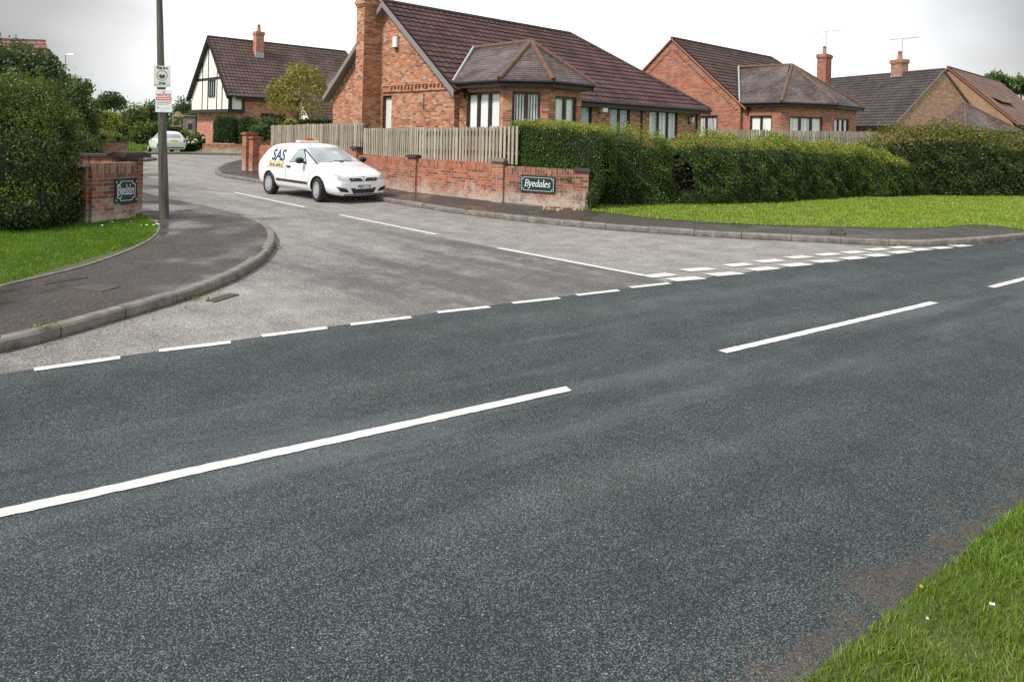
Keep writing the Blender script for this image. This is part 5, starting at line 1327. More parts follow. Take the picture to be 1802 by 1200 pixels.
# its gable faces the road: swap axes so that a=0 is that gable
h.e1, h.e2 = V3((-.34, .94, 0)).normalized(), V3((-.94, -.34, 0)).normalized()
h.C = h.C+V3((.94, .34, 0)).normalized()*7.9
w5, L5, ze5, zr5 = 7.9, 12.5, 3.1, 6.55
def shell5(h, w_, L, z0, ze, zr, brick):
    mb = MB()
    for q in ([h.p(0, 0, z0), h.p(0, w_, z0), h.p(0, w_, ze), h.p(0, 0, ze)], [h.p(0, 0, ze), h.p(0, w_, ze), h.p(0, w_/2, zr)], [h.p(L, 0, z0), h.p(L, w_, z0), h.p(L, w_, ze), h.p(L, 0, ze)], [h.p(L, 0, ze), h.p(L, w_, ze), h.p(L, w_/2, zr)],
              [h.p(0, w_, z0), h.p(L, w_, z0), h.p(L, w_, ze), h.p(0, w_, ze)], [h.p(0, 0, z0), h.p(L, 0, z0), h.p(L, 0, ze), h.p(0, 0, ze)]): mb.face(q)
    mb.build('wall', brick, h.root)
shell5(h, w5, L5, .5, ze5, zr5, M_BR5)
E0, E1, R0, R1, B0, B1 = h.roof(w5, L5, ze5, zr5, 0, .3, .05, T_DRK, gauge=.3, pitch=.26, amp=.06)
h.barge(E0, R0, B0, M_CAPG, .08, .05, 'verge')
chimney(h.root, V3((26.25, 46.4, 0)), .85, .6, 6.1, 7.55, h.e1, M_BR5, True, .35, aerial=1.35)
mb = MB(); c = dp(1636, 199, 42.6); bb = h.p(-.02, 2.6, c.z); ctr = V3((c.x, c.y, c.z))
ctr = h.p(-.45, 2.45, dp(1636, 199, 43).z); dn_ = V3((-.75, -.6, .25)).normalized(); ux = dn_.cross(V3((0, 0, 1))).normalized(); uy = ux.cross(dn_)
for r0, r1, z0, z1 in ((.0001, .18, .0, .015), (.18, .34, .015, .06)):
    for k in range(16):
        t, s_ = 2*PI*k/16, 2*PI*(k+1)/16; f = lambda r, a, z: ctr+(ux*math.cos(a)+uy*math.sin(a)*1.1)*r+dn_*z
        mb.face([f(r0, t, z0), f(r1, t, z1), f(r1, s_, z1), f(r0, s_, z0)])
mb.tube([ctr, h.p(0, 2.45, ctr.z-.1)], .025, 6); mb.tube([ctr-uy*.3, ctr+dn_*.4-uy*.1], .014, 5); mb.build('satellite_dish', plain('dish_grey', (.07, .065, .06), .5), h.root)
# hipped slate porch wing on its gable
g5, n5 = V3((.94, .34, 0)).normalized(), V3((.34, -.94, 0)).normalized()
q0 = V3((26.96, 43.15, 0)); Q = [q0-n5*.3, q0+n5*1.72, q0+n5*1.72+g5*4.3, q0+g5*4.3-n5*.3]
apx = q0+g5*2.15+n5*.12; apx.z = 4.53; bk = apx-n5*1.2
h.wing(Q, apx, bk, 2.78, .5, [[], [], []], M_BR6, M_BR6, T_SLT, M_RIDGER, True)

# ------------------------------------------------------------------ house 6: tan brick house at the right edge
h = House((36.7, 50.0), A1, 'house', 'tan brick house with a dormer in its pinkish roof at the right edge')
w6, L6, ze6, zr6 = 8.4, 16, 3.76, 7.8
h.shell(w6, L6, .5, ze6, zr6, M_BR6, [], [], None)
E0, E1, R0, R1, B0, B1 = h.roof(w6, L6, ze6, zr6, 0, .4, .1, T_PNK, gauge=.3)
h.barge(E0, R0, B0, M_REDC, .12, .05, 'verge'); gutter(h.root, [h.p(.1, -.45, E0.z), h.p(L6, -.45, E0.z)], .2)
dz0 = dp(1752, 178, 46); 
D = [h.p(2.3, 1.2, 5.25), h.p(7, 1.2, 5.25)]; T_ = [h.p(2.3, 3.6, 6.5), h.p(7, 3.6, 6.5)]
mb = MB(); tiled(mb, D[0]-h.e1*.2, D[1], T_[1], T_[0]-h.e1*.2, .3, .26, .05); mb.build('dormer_roof', T_PNK, h.root)
mb = MB(); f0_ = [h.p(2.35, 1.45, 5.3), h.p(2.35, 1.45, 4.6), h.p(7, 1.45, 4.6), h.p(7, 1.45, 5.3)]; mb.face(f0_); mb.face([f0_[0], h.p(2.35, 3.6, 6.45), h.p(2.35, 3.6, 4.6), f0_[1]]); mb.build('dormer_wall', M_DKWOOD, h.root)

# ------------------------------------------------------------------ house 3: half-timbered house across the side street
C3 = V3((-20.75, 50.0, 0))
h = House((C3.x, C3.y), A1, 'half_timbered_house', 'half-timbered house with cream gable and steep mossy brown roof across the side street')
w3, L3, ze3, zr3 = 8.2, 13.2, 4.45, 8.75
zj = 3.15
mb = MB(); J = .45                                                 # ground floor set back under the jettied gable
wall_rect(mb, h.p(J, 0), h.e2, -h.e1, w3, -.05, zj, []); wall_rect(mb, h.p(J, .0), h.e1, -h.e2, L3-J, -.05, ze3, [])
mb.face([h.p(L3, 0, 0), h.p(L3, w3, 0), h.p(L3, w3, ze3), h.p(L3, 0, ze3)]); mb.face([h.p(L3, w3, 0), h.p(J, w3, 0), h.p(J, w3, ze3), h.p(L3, w3, ze3)])
mb.build('wall', M_BR3, h.root)
mb = MB(); mb.face([h.p(0, w3, zj), h.p(0, 0, zj), h.p(0, 0, ze3), h.p(0, w3, ze3)]); mb.face([h.p(0, w3, ze3), h.p(0, 0, ze3), h.p(0, w3/2, zr3)])
mb.face([h.p(0, -.1, zj), h.p(.95, -.1, zj), h.p(.95, -.1, ze3), h.p(0, -.1, ze3)]); mb.face([h.p(0, 0, zj), h.p(0, w3, zj), h.p(J, w3, zj), h.p(J, 0, zj)]); mb.face([h.p(0, w3, zj), h.p(0, w3, ze3), h.p(J, w3, ze3), h.p(J, w3, zj)])
mb.build('render_panel', M_CREAM, h.root)
mb = MB()
def tb(b0, z0, b1, z1, wd=.13):
    a, b = h.p(-.03, b0, z0), h.p(-.03, b1, z1); d = (b-a).normalized(); n = h.e1.cross(d)*wd/2
    q = [a-n, b-n, b+n, a+n]; mb.face(q); mb.face([x+h.e1*.05 for x in q]); mb.face([a-n, a-n+h.e1*.05, b-n+h.e1*.05, b-n]); mb.face([a+n, a+n+h.e1*.05, b+n+h.e1*.05, b+n])
slo = (zr3-ze3)/(w3/2)
for b in (1.5, 2.6, 4.5, 5.75): tb(b, zj, b, min(zr3, ze3+min(b, w3-b)*slo))
tb(.9, 5.55, w3-.9, 5.55, .2); tb(0.08, zj+.02, .08, ze3, .3)
mb.cbox(h.p(-.06, w3/2, zj-.1), .16, w3+.2, .24, h.e1); mb.cbox(h.p(.5, -.12, zj-.1), 1.1, .16, .24, h.e1); mb.cbox(h.p(.0, -.12, (zj+ze3)/2), .24, .1, ze3-zj, h.e1); mb.cbox(h.p(.95, -.12, (zj+ze3)/2), .2, .1, ze3-zj, h.e1)
mb.build('timber_frame', M_BLKW, h.root)
window(h.root, h.p(-.15, 0), h.e2, -h.e1, (2.95, 4.35, 4.15, 5.45), 3, 'net', M_BLKW)
E0, E1, R0, R1, B0, B1 = h.roof(w3, L3, ze3, zr3, 1.6, .35, .3, T_MOSS, gauge=.34)
h.barge(E0, R0, B0, M_BLKW, .26, .04, und=.3)
gutter(h.root, [h.p(.3, -.42, E0.z), h.p(5.2, -.42, E0.z)], .2)
# catslide lower roof over the right-hand part with its own small gable end
mb = MB(); e0, e1_ = h.p(5.3, -2.0, 2.55), h.p(L3+.2, -2.0, 2.55); r0, r1 = h.p(5.3, -.35, E0.z+.06), h.p(L3+.2, -.35, E0.z+.06); tiled(mb, e0, e1_, r1, r0, .34, .3, .028); mb.face([e0+V3((0, 0, -.06)), e1_+V3((0, 0, -.06)), r1+V3((0, 0, -.06)), r0+V3((0, 0, -.06))]); mb.build('lower_roof', T_MOSS, h.root)
mb = MB(); mb.face([h.p(5.35, -1.9, 2.5), h.p(5.35, 0, 2.5), h.p(5.35, 0, 4.0), h.p(5.35, -.35, 4.0)]); mb.build('render_panel', M_CREAM, h.root)
mb = MB(); mb.face([h.p(5.5, -1.7, 0), h.p(L3, -1.7, 0), h.p(L3, -1.7, 2.6), h.p(5.5, -1.7, 2.6)]); mb.face([h.p(5.4, -1.7, 0), h.p(5.4, 0, 0), h.p(5.4, 0, 2.5), h.p(5.4, -1.7, 2.5)]); mb.build('side_wall', M_BR3, h.root)
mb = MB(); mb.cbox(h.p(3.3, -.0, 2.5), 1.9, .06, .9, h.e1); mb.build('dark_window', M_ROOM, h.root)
chimney(h.root, h.p(3.3, w3/2-1.05), .62, .62, 7.0, 9.5, h.e1, M_BR3, True, .8)
# little dormer with a hooded gable
da, db = 8.9, .75; zc = 6.6
dtop = h.p(da, db, zc); 
mb = MB(); l, r_, a_ = h.p(da-.95, db, zc-1.15), h.p(da+.95, db, zc-1.15), dtop; bkk = h.e2*2.0
for p, q in ((l, a_), (a_, r_)): mb.face([p-h.e2*.3, q-h.e2*.3, q+bkk, p+bkk])
mb.build('dormer_roof', T_MOSS, h.root)
mb = MB(); mb.face([l+h.e1*.15, r_-h.e1*.15, a_-V3((0, 0, .2))]); mb.face([l+h.e1*.15, r_-h.e1*.15, r_-h.e1*.15-V3((0, 0, .9)), l+h.e1*.15-V3((0, 0, .9))]); mb.build('dormer_wall', M_CREAM, h.root)
# shed / gate beside it, boundary wall in front
sh = empty('shed', dp(330, 262, 57), 'grey weathered shed front with a small window left of the half-timbered house', 'shed'); mb = MB()
p0, p1 = dp(322, 267, 56.5), dp(341, 267, 56.5); top = dp(330, 205, 56.5).z
mb.cbox(V3(((p0.x+p1.x)/2, 57.2, top/2)), 1.05, 1.4, top, (1, 0, 0)); mb.build('wall', plain('grey_boards', (.16, .135, .12), .9, var=.3), sh)
mb = MB(); mb.cbox(V3(((p0.x+p1.x)/2, 57.2, top+.04)), 1.25, 1.6, .08, (1, 0, 0)); mb.build('roof', M_CAPG, sh)
mb = MB(); mb.cbox(V3(((p0.x+p1.x)/2+.1, 56.49, top-1.0)), .45, .03, 1.3, (1, 0, 0), 0); mb.cbox(V3(((p0.x+p1.x)/2+.1, 56.47, top-.85)), .34, .03, .5, (1, 0, 0), 1); mb.build('door', [M_BARGE, M_ROOM], sh)
bt = dp(312, 214, 52); btr = empty('bird_table', (bt.x, bt.y, 0), 'small wooden bird table with a pitched roof between the hatchback and the timbered house', 'bird table')
mb = MB(); mb.tube([(bt.x+.28, bt.y, 0), (bt.x+.28, bt.y, bt.z-.35)], .035, 6); mb.build('pole', M_RAIL, btr)
M_BT = plain('bird_table_wood', (.3, .25, .16), .9, var=.25)
mb = MB(); mb.cbox((bt.x, bt.y, bt.z-.37), .85, .5, .06, (1, 0, 0))
for sx in (-.36, .3): mb.cbox((bt.x+sx*.9, bt.y, bt.z), .05, .05, .7, (1, 0, .0))
mb.build('tray', M_BT, btr)
mb = MB(); c = V3((bt.x, bt.y, bt.z+.75)); 
for sx in (-1, 1): mb.face([c+V3((0, -.3, 0)), c+V3((0, .3, 0)), c+V3((sx*.38, .3, -.4)), c+V3((sx*.38, -.3, -.4))])
mb.face([c+V3((0, -.28, 0)), c+V3((-.33, -.28, -.4)), c+V3((.33, -.28, -.4))]); mb.build('roof', M_BT, btr)
fw = empty('brick_wall', gp(410, 272, 0), 'low weathered red brick wall below the clipped conifers across the side street', 'wall')
a_, b_ = gp(357, 270.3), gp(450, 272.5)
wall_panel(fw, a_, b_, -.02, dp(400, 254, 47).z, .22, [M_WALL, M_SOLD], .08)
fw2_ = empty('brick_wall', dp(205, 262, 31), 'far low brick wall under the shrubs left of the white hatchback', 'wall')
a_, b_ = dp(150, 262, 29), dp(221, 262, 31); a_.z = b_.z = 0; zt = dp(205, 248.5, 31).z
wall_panel(fw2_, a_, b_, 0, zt, .22, [M_OLD, M_OLDS], .08); mb = MB(); mb.cbox((a_+b_)/2+V3((0, 0, zt+.03)), (b_-a_).length+.1, .34, .06, b_-a_); mb.build('coping', M_CAP, fw2_)

# ------------------------------------------------------------------ house 4: roof above the trees at the left edge
r0, r1 = dp(-120, 66, 34), dp(79, 74, 34); e1_ = dp(106, 152, 31.6); e0 = V3((r0.x+(e1_.x-r1.x), e1_.y, e1_.z))
h4r = empty('house', (r0.x, 34, 0), 'red-tiled house roof showing above the trees at the left edge', 'house')
e2_ = V3((2*r1.x-e1_.x, 2*r1.y-e1_.y, e1_.z)); e3_ = V3((2*r0.x-e0.x, 2*r0.y-e0.y, e0.z))
mb = MB(); tiled(mb, e0, e1_, r1, r0, .33, .3, .028); tiled(mb, e2_, e3_, r0, r1, .33, .3, .028, sub=3); mb.build('roof', tile_mat('red_tiles', [(0, (.16, .06, .05)), (1, (.24, .095, .08))]), h4r)
ridge(h4r, [r0, r1], .1, M_RIDGE)
mb = MB(); k_in = V3((-.3, 0, -.1)); wl = [V3((p.x, p.y, p.z)) for p in (e0.lerp(e3_, .06), e1_.lerp(e2_, .06)+k_in, e2_.lerp(e1_, .06)+k_in, e3_.lerp(e0, .06))]
for p, q in zip(wl, wl[1:]+wl[:1]): mb.face([V3((p.x, p.y, 0)), V3((q.x, q.y, 0)), V3((q.x, q.y, q.z)), V3((p.x, p.y, p.z))])
mb.face([wl[1], wl[2], r1+k_in]); mb.build('wall', M_BR6, h4r)

# street lamp and roof aerials against the sky on the left
b = dp(115.5, 97, 60); mb = MB(); mb.tube([(b.x, b.y, 0), (b.x, b.y, b.z)], [.07, .04], 8); sl_ = empty('street_lamp', (b.x, b.y, 0), 'slim street lamp rising behind the trees on the left', 'street lamp'); mb.build('column', M_AER, sl_)
mb = MB(); mb.tube([b, b+V3((.25, 0, .04)), b+V3((.75, 0, .03))], [.04, .05, .05], 6); mb.build('lantern', M_AER, sl_)
b = dp(151, 138, 30); tr = empty('television_aerial', (b.x, b.y, 0), 'television aerial on a thin mast above the dark bush on the left', 'aerial')
mb = MB(); mb.tube([(b.x, b.y, 0), b], .015, 6); mb.build('mast', M_AER, tr); mb = MB(); p, q = b+V3((-.25, 0, .0)), b+V3((.28, 0, .04)); mb.tube([p, q], .01, 5)
for k in range(8): c = p.lerp(q, k/7); mb.tube([c-V3((0, .1, .12)), c+V3((0, .1, .12))], .007, 4)
mb.build('antenna', M_AER, tr)

# pale picket fence in front of house 2
f2r = empty('picket_fence', dp(1400, 240, 27), 'pale picket fence just showing above the long clipped hedge', 'fence')
picket(f2r, V3((dp(1255, 230, 25.2).x, 25.2, 0)), V3((dp(1546, 232, 27.5).x, 27.5, 0)), .7, .7, dp(1283, 228.5, 25.5).z, dp(1546, 232.5, 27.5).z, .135, .095, (.1, .4, .7, 1.0))
# ------------------------------------------------------------------ vehicles
def carpaint(name, col):
    g = NG(name); g.b.inputs['Coat Weight'].default_value = .8; g.b.inputs['Coat Roughness'].default_value = .06
    n = g.noise(g.pos(), 3, 4)
    z = g.sep(g.pos())[2]
    c = g.mix(g.ramp(g.math('MULTIPLY_ADD', z, -2.2, g.math('MULTIPLY', n, 1.1)), [(.1, 0.0), (.6, .3)]), col, tuple(k*.6 for k in col))   # darker towards the bottom, broken up by noise
    return g.done(c, .35)
M_VAN = carpaint('white_van_paint', (.8, .81, .82))
M_RUB = plain('tyre_rubber', (.018, .018, .019), .8, var=.3)
M_PLB = plain('black_plastic', (.02, .021, .023), .5, var=.2)
M_ALU = plain('wheel_trim', (.55, .56, .58), .35, .5, .1)
M_CHR = plain('chrome', (.8, .8, .82), .12, 1.0, .02)
M_LENS = None
def lens_mat():
    g = NG('headlamp_lens'); p = g.obj(); n = g.noise(p, 22, 2)
    g.b.inputs['Coat Weight'].default_value = 1.0; g.b.inputs['Coat Roughness'].default_value = .02
    return g.done(g.ramp(n, [(.3, (.35, .37, .4)), (.6, (.68, .7, .73))]), .18, metal=.35)
M_LENS = lens_mat()
def screen_mat():
    g = NG('windscreen_glass'); g.b.inputs['Coat Weight'].default_value = 1.0; g.b.inputs['Coat Roughness'].default_value = .01
    p = g.obj(); n = g.noise(p, 1.6, 3)
    return g.done(g.ramp(n, [(.3, (.24, .28, .29)), (.7, (.44, .49, .5))]), .08, spec=1.0)  # pale sky reflection painted into the glass colour
M_SCR = screen_mat()
M_NAVY = plain('navy_print', (.01, .04, .12), .4, var=.05); M_AMB = plain('amber_print', (.75, .42, .02), .45, var=.06)
M_ORG = plain('beacon_red', (.7, .07, .02), .2); M_ORY = plain('beacon_amber', (.85, .42, .01), .2)
M_YPL = plain('yellow_plate', (.75, .55, .03), .4); M_GAP = plain('shut_line', (.22, .22, .23), .6); M_WPL = plain('white_plate', (.74, .75, .74), .4)
M_RLT = plain('tail_lamp', (.4, .02, .02), .2)

def car_body(secs, arches, wr_, mat, name='body'):
    """lofted body: sections of (x, zb, hs, hm, zs, hsh, zte, ht, zt); one smooth shell with wheel arches cut out"""
    rows = []
    for (x, zb, hs, hm, zs, hsh, zte, ht, zt) in secs:
        zm = zb+(zs-zb)*.5
        half = [(0, zb), (hs*.75, zb), (hs, zb+.03), (hm, zm), (hm*.5+hsh*.5+.004, zs-.07), (hsh, zs), (hsh*.5+ht*.5+.012, zs*.5+zte*.5), (ht, zte), (ht*.86, zte+(zt-zte)*.75), (ht*.45, zt), (0, zt+.004)]
        ring = [(x, -y, z) for y, z in half] + [(x, y, z) for y, z in half[-2:0:-1]]
        rows.append(ring)
    n = len(rows[0]); bm = bmesh.new(); vs = [[bm.verts.new(p) for p in r] for r in rows]
    for a, b in zip(vs, vs[1:]):
        for i in range(n): bm.faces.new((a[i], a[(i+1) % n], b[(i+1) % n], b[i]))
    bm.faces.new(vs[0][::-1]); bm.faces.new(vs[-1])
    bmesh.ops.recalc_face_normals(bm, faces=bm.faces)
    me = bpy.data.meshes.new('shell'); bm.to_mesh(me); bm.free()
    me.materials.append(mat); me.materials.append(M_PLB)
    o = bpy.data.objects.new('shell', me); COL.objects.link(o)
    m = o.modifiers.new('s', 'SUBSURF'); m.levels = 3; m.render_levels = 3
    dg = bpy.context.evaluated_depsgraph_get(); sm = bpy.data.meshes.new_from_object(o.evaluated_get(dg))
    o.modifiers.clear(); o.data = sm
    for p in sm.polygons: p.use_smooth = True
    bm = bmesh.new(); bm.from_mesh(sm); bvh = BVHTree.FromBMesh(bm); bm.free()
    cut = bmesh.new()
    for ax in arches:
        for s in (-1, 1):
            k = [[cut.verts.new((ax+wr_*math.cos(t), y*s, .31+wr_*math.sin(t))) for t in [2*PI*i/40 for i in range(40)]] for y in (.52, 1.3)]
            for i in range(40): cut.faces.new((k[0][i], k[0][(i+1) % 40], k[1][(i+1) % 40], k[1][i]))
            cut.faces.new(k[0][::-1]); cut.faces.new(k[1])
    bmesh.ops.recalc_face_normals(cut, faces=cut.faces)
    cm = bpy.data.meshes.new('cut'); cut.to_mesh(cm); cut.free(); cm.materials.append(mat); cm.materials.append(M_PLB)
    for p in cm.polygons: p.material_index = 1
    co = bpy.data.objects.new('cut', cm); COL.objects.link(co)
    bmod = o.modifiers.new('b', 'BOOLEAN'); bmod.object = co; bmod.operation = 'DIFFERENCE'; bmod.solver = 'EXACT'
    dg = bpy.context.evaluated_depsgraph_get(); fm = bpy.data.meshes.new_from_object(o.evaluated_get(dg))
    bpy.data.objects.remove(o); bpy.data.objects.remove(co)
    fm.name = name
    return fm, bvh
class Car:
    def __init__(s, root, bvh, M): s.root, s.bvh, s.M = root, bvh, M
    def add(s, mb, name, mat, parent=None):
        for i, v in enumerate(mb.v): mb.v[i] = s.M @ v
        return mb.build(name, mat, parent or s.root)
    def hit(s, o, d):
        r = s.bvh.ray_cast(V3(o), V3(d)); return r
    def decal(s, mb, pts, axis, off=.004, mi=0, n=10, m=8):
        """four-sided patch (corner list in 2D) dropped onto the body; axis 'side' -> (x,z) from -y/+y, 'front' -> (y,z) from +x, 'rear', 'top' -> (x,y)"""
        a, b, c, d = [V3((p[0], p[1], 0)) for p in pts]; g = []
        for i in range(n+1):
            row = []
            for j in range(m+1):
                q = (a.lerp(b, i/n)).lerp(d.lerp(c, i/n), j/m); row.append(s.drop(q.x, q.y, axis, off))
            g.append(row)
        for i in range(n):
            for j in range(m):
                q = [g[i][j], g[i+1][j], g[i+1][j+1], g[i][j+1]]
                if any(x is None for x in q): continue
                q = [x[0] for x in q]; nr = g[i][j][1]
                if (q[1]-q[0]).cross(q[2]-q[0]).dot(nr) < 0: q.reverse()
                mb.face(q, mi, smooth=True)
    def drop(s, u, v, axis, off):
        if axis == 'right': o, d = (u, -3, v), (0, 1, 0)
        elif axis == 'left': o, d = (u, 3, v), (0, -1, 0)
        elif axis == 'front': o, d = (6, u, v), (-1, 0, 0)
        elif axis == 'rear': o, d = (-6, u, v), (1, 0, 0)
        else: o, d = (u, v, 4), (0, 0, -1)
        r = s.hit(o, d)
        if r[0] is None: return None
        n = r[1]
        if n.dot(V3(d)) > 0: n = -n
        return (r[0]+n*off, n)
    def text(s, mb, txt, size, cx, cz, axis, bold=0.0, mi=0, sx=1.0, off=.005, flip=1, italic=0.0):
        vs, fs = text_mesh(txt, size, bold)
        P_ = [s.drop(cx+flip*(p.x*sx+p.y*italic), cz+p.y, axis, off) for p in vs]
        for f in fs:
            q = [P_[i] for i in f]
            if any(x is None for x in q): continue
            nr = q[0][1]; q = [x[0] for x in q]
            if (q[1]-q[0]).cross(q[2]-q[0]).dot(nr) < 0: q.reverse()
            mb.face(q, mi)
    def wheel(s, x, y, r, wd, steer=0.0, spokes=14, name='wheel'):
        sd = 1 if y > 0 else -1; c = V3((x, y, r)); ax = V3((-math.sin(steer)*sd, math.cos(steer)*sd, 0)); fw = V3((math.cos(steer), math.sin(steer), 0)); up = V3((0, 0, 1))
        def ring(rr, d, N=36): return [c+ax*d+(fw*math.cos(t)+up*math.sin(t))*rr for t in [2*PI*i/N for i in range(N)]]
        def loft(mb, prof, mi=0, N=36):
            for (r0, d0), (r1, d1) in zip(prof, prof[1:]):
                A, B = ring(r0, d0, N), ring(r1, d1, N)
                for i in range(N): mb.face([A[i], A[(i+1) % N], B[(i+1) % N], B[i]][::(1 if sd < 0 else -1)], mi, smooth=True)
        h = wd/2
        mb = MB(); loft(mb, [(r*.62, -h), (r*.93, -h), (r, -h*.8), (r, h*.8), (r*.94, h), (r*.68, h*.98), (r*.64, h*.7)]); w_ = s.add(mb, name, M_RUB)
        mb = MB(); loft(mb, [(r*.69, h*.9), (r*.64, h*.96), (r*.58, h*.86), (r*.3, h*1.02), (r*.14, h*1.05), (.001, h*1.06)], 0)
        for k in range(spokes):
            t = 2*PI*k/spokes; d = fw*math.cos(t)+up*math.sin(t); e = -fw*math.sin(t)+up*math.cos(t); p = c+ax*(h*.945)+d*r*.5
            q = [p-e*r*.035-d*r*.055, p+e*r*.035-d*r*.055, p+e*r*.045+d*r*.055, p-e*r*.045+d*r*.055]
            q = [x+ax*(.006+.0*k) for x in q]
            if (q[1]-q[0]).cross(q[2]-q[0]).dot(ax) < 0: q.reverse()
            mb.face(q, 1)
        s.add(mb, 'wheel_trim', [M_ALU, M_PLB], w_)
        return w_

# --- the white panel van
VF, VR = gp(557, 354.5), gp(478, 341.5)
# contact points belong to the wheels on the side we see; the van's axis runs parallel, 0.76 m further from us
hd = (VF-VR); hd.z = 0; hd.normalize(); inw = V3((-hd.y, hd.x, 0))            # left of heading
root = empty('van', VR+inw*.76, 'white panel van with SAS lettering and amber roof beacon parked by the right-hand kerb', 'van')
VM = Matrix.Translation(V3((VR.x, VR.y, 0))+inw*.76) @ Matrix(((hd.x, inw.x, 0, 0), (hd.y, inw.y, 0, 0), (0, 0, 1, 0), (0, 0, 0, 1)))
#        x    zb   hs   hm   zs   hsh  zte   ht   zt
VS = [(-.80, .36, .62, .66, .62, .64, .66, .55, .67),
      (-.76, .27, .74, .80, .80, .79, .84, .68, .86),
      (-.68, .25, .80, .845, .92, .82, 1.10, .66, 1.14),
      (-.50, .24, .82, .862, .94, .835, 1.32, .60, 1.37),
      (-.20, .22, .83, .872, .95, .845, 1.39, .60, 1.455),
      (.45, .21, .84, .875, .95, .85, 1.42, .61, 1.49),
      (1.05, .21, .84, .875, .95, .85, 1.415, .61, 1.485),
      (1.42, .21, .84, .875, .945, .85, 1.37, .60, 1.425),
      (1.90, .21, .84, .875, .935, .845, 1.15, .68, 1.22),
      (2.36, .21, .84, .875, .915, .84, .955, .74, 1.015),
      (2.52, .21, .835, .874, .89, .83, .925, .735, .975),
      (2.85, .21, .825, .868, .82, .81, .86, .70, .925),
      (3.15, .20, .80, .85, .76, .78, .81, .66, .875),
      (3.34, .19, .76, .81, .68, .735, .745, .60, .80),
      (3.46, .19, .69, .745, .60, .67, .655, .56, .70),
      (3.53, .21, .58, .63, .50, .58, .55, .49, .58)]
VS = [((q[0] if q[0] < 2.61 else 2.61+(q[0]-2.61)*.93), *q[1:]) for q in VS]
fm, bvh = car_body(VS, (0.0, 2.61), .365, M_VAN)
fm.transform(VM); body = link(bpy.data.objects.new('body', fm), root)
V = Car(root, bvh, VM)
for x, st in ((0.0, 0.0), (2.61, -.16)):
    for y in (-.775, .775): V.wheel(x, y, .315, .2, st)
mb = MB(); V.decal(mb, [(2.36, -.70), (2.36, .70), (1.46, .58), (1.46, -.58)], 'top', .005, n=12, m=12)
# windscreen patch reaches round towards the pillars
V.add(mb, 'windscreen', M_SCR)
mb = MB()
for y in (-1, 1): V.decal(mb, [(2.40, .74*y), (2.36, .70*y), (1.46, .58*y), (1.46, .605*y)], 'top', .004, n=2, m=10)
V.decal(mb, [(2.43, -.72), (2.43, .72), (2.36, .72), (2.36, -.72)], 'top', .0045, n=2, m=12)
V.add(mb, 'screen_surround', M_PLB)
for sd, nm in (('right', -1), ('left', 1)):
    mb = MB(); V.decal(mb, [(1.10, .985), (1.98, .975), (1.50, 1.30), (1.26, 1.32)], sd, .005); V.add(mb, 'side_window', M_SCR)
    mb = MB()
    for q in ([(1.085, .985), (1.10, .985), (1.26, 1.32), (1.25, 1.335)], [(1.25, 1.335), (1.26, 1.32), (1.50, 1.30), (1.51, 1.315)], [(1.085, .97), (2.03, .96), (1.98, .975), (1.10, .985)], [(1.98, .975), (2.03, .96), (1.52, 1.32), (1.50, 1.30)]): V.decal(mb, q, sd, .0045, n=6, m=1)
    V.add(mb, 'window_seal', M_PLB)
    mb = MB()                                                       # door shut lines
    for q in ([(.93, .32), (.944, .32), (1.016, .97), (1.0, .97)], [(2.22, .62), (2.23, .62), (2.12, .95), (2.11, .95)], [(2.05, .30), (2.06, .30), (2.23, .62), (2.22, .62)], [(.93, .30), (2.06, .30), (2.06, .307), (.93, .307)]): V.decal(mb, q, sd, .003, n=4, m=6)
    V.add(mb, 'door_gap', M_GAP)
    mb = MB(); V.decal(mb, [(.44, .435), (2.13, .43), (2.12, .49), (.44, .495)], sd, .016, n=18, m=3); V.add(mb, 'rub_strip', M_PLB)
    mb = MB(); p, n_ = V.drop(1.14, .85, sd, .0); mb.cbox(p+n_*.018, .2, .03, .042, (1, 0, 0)); V.add(mb, 'door_handle', M_PLB)
    # mirror
    mb = MB(); p, n_ = V.drop(1.92, .99, sd, .0); s_ = nm
    mb.tube([p-n_*.02, p+V3((0, .10*s_, .02))], .028, 6)
    c = p+V3((-.01, .17*s_, .055)); N = 12
    prof = [(-.07, .03), (-.05, .075), (.0, .095), (.06, .08), (.09, .03)]
    for (x0, r0), (x1, r1) in zip(prof, prof[1:]):
        for k in range(N):
            t, t2 = 2*PI*k/N, 2*PI*(k+1)/N
            f = lambda x, r, a: c+V3((x, math.cos(a)*r*1.35, math.sin(a)*r*.92))
            mb.face([f(x0, r0, t), f(x1, r1, t), f(x1, r1, t2), f(x0, r0, t2)][::-1], smooth=True)
    mb.face([c+V3((-.07, math.cos(2*PI*k/N)*.04, math.sin(2*PI*k/N)*.028)) for k in range(N)][::-1])
    V.add(mb, 'mirror', M_PLB)
# side lettering (seen side)
def side_letters(V, sd, fl):
    mb = MB(); V.text(mb, 'SAS', .42, .40, 1.115, sd, .014, 0, 1.12, .006, fl, -.42); V.add(mb, 'lettering', M_NAVY)
    mb = MB()
    V.decal(mb, [(.34-fl*.5, 1.30), (.34+fl*.58, 1.30), (.34+fl*.58, 1.322), (.34-fl*.5, 1.322)], sd, .006, n=10, m=1)
    V.decal(mb, [(.42-fl*.54, .79), (.42+fl*.54, .79), (.42+fl*.54, .818), (.42-fl*.54, .818)], sd, .006, n=10, m=1)
    for k in range(4):
        x = .42+fl*(-.43+k*.235); V.decal(mb, [(x, .895), (x+fl*.16, .895), (x+fl*.17, .965), (x+fl*.01, .965)], sd, .006, n=3, m=2)
    V.add(mb, 'amber_stripes', M_AMB)
    mb = MB(); V.text(mb, 'SIGNAL SERVICES', .088, .42, .852, sd, .002, 0, 1.12, .006, fl, -.2); V.add(mb, 'small_lettering', M_NAVY)
side_letters(V, 'right', 1); side_letters(V, 'left', -1)
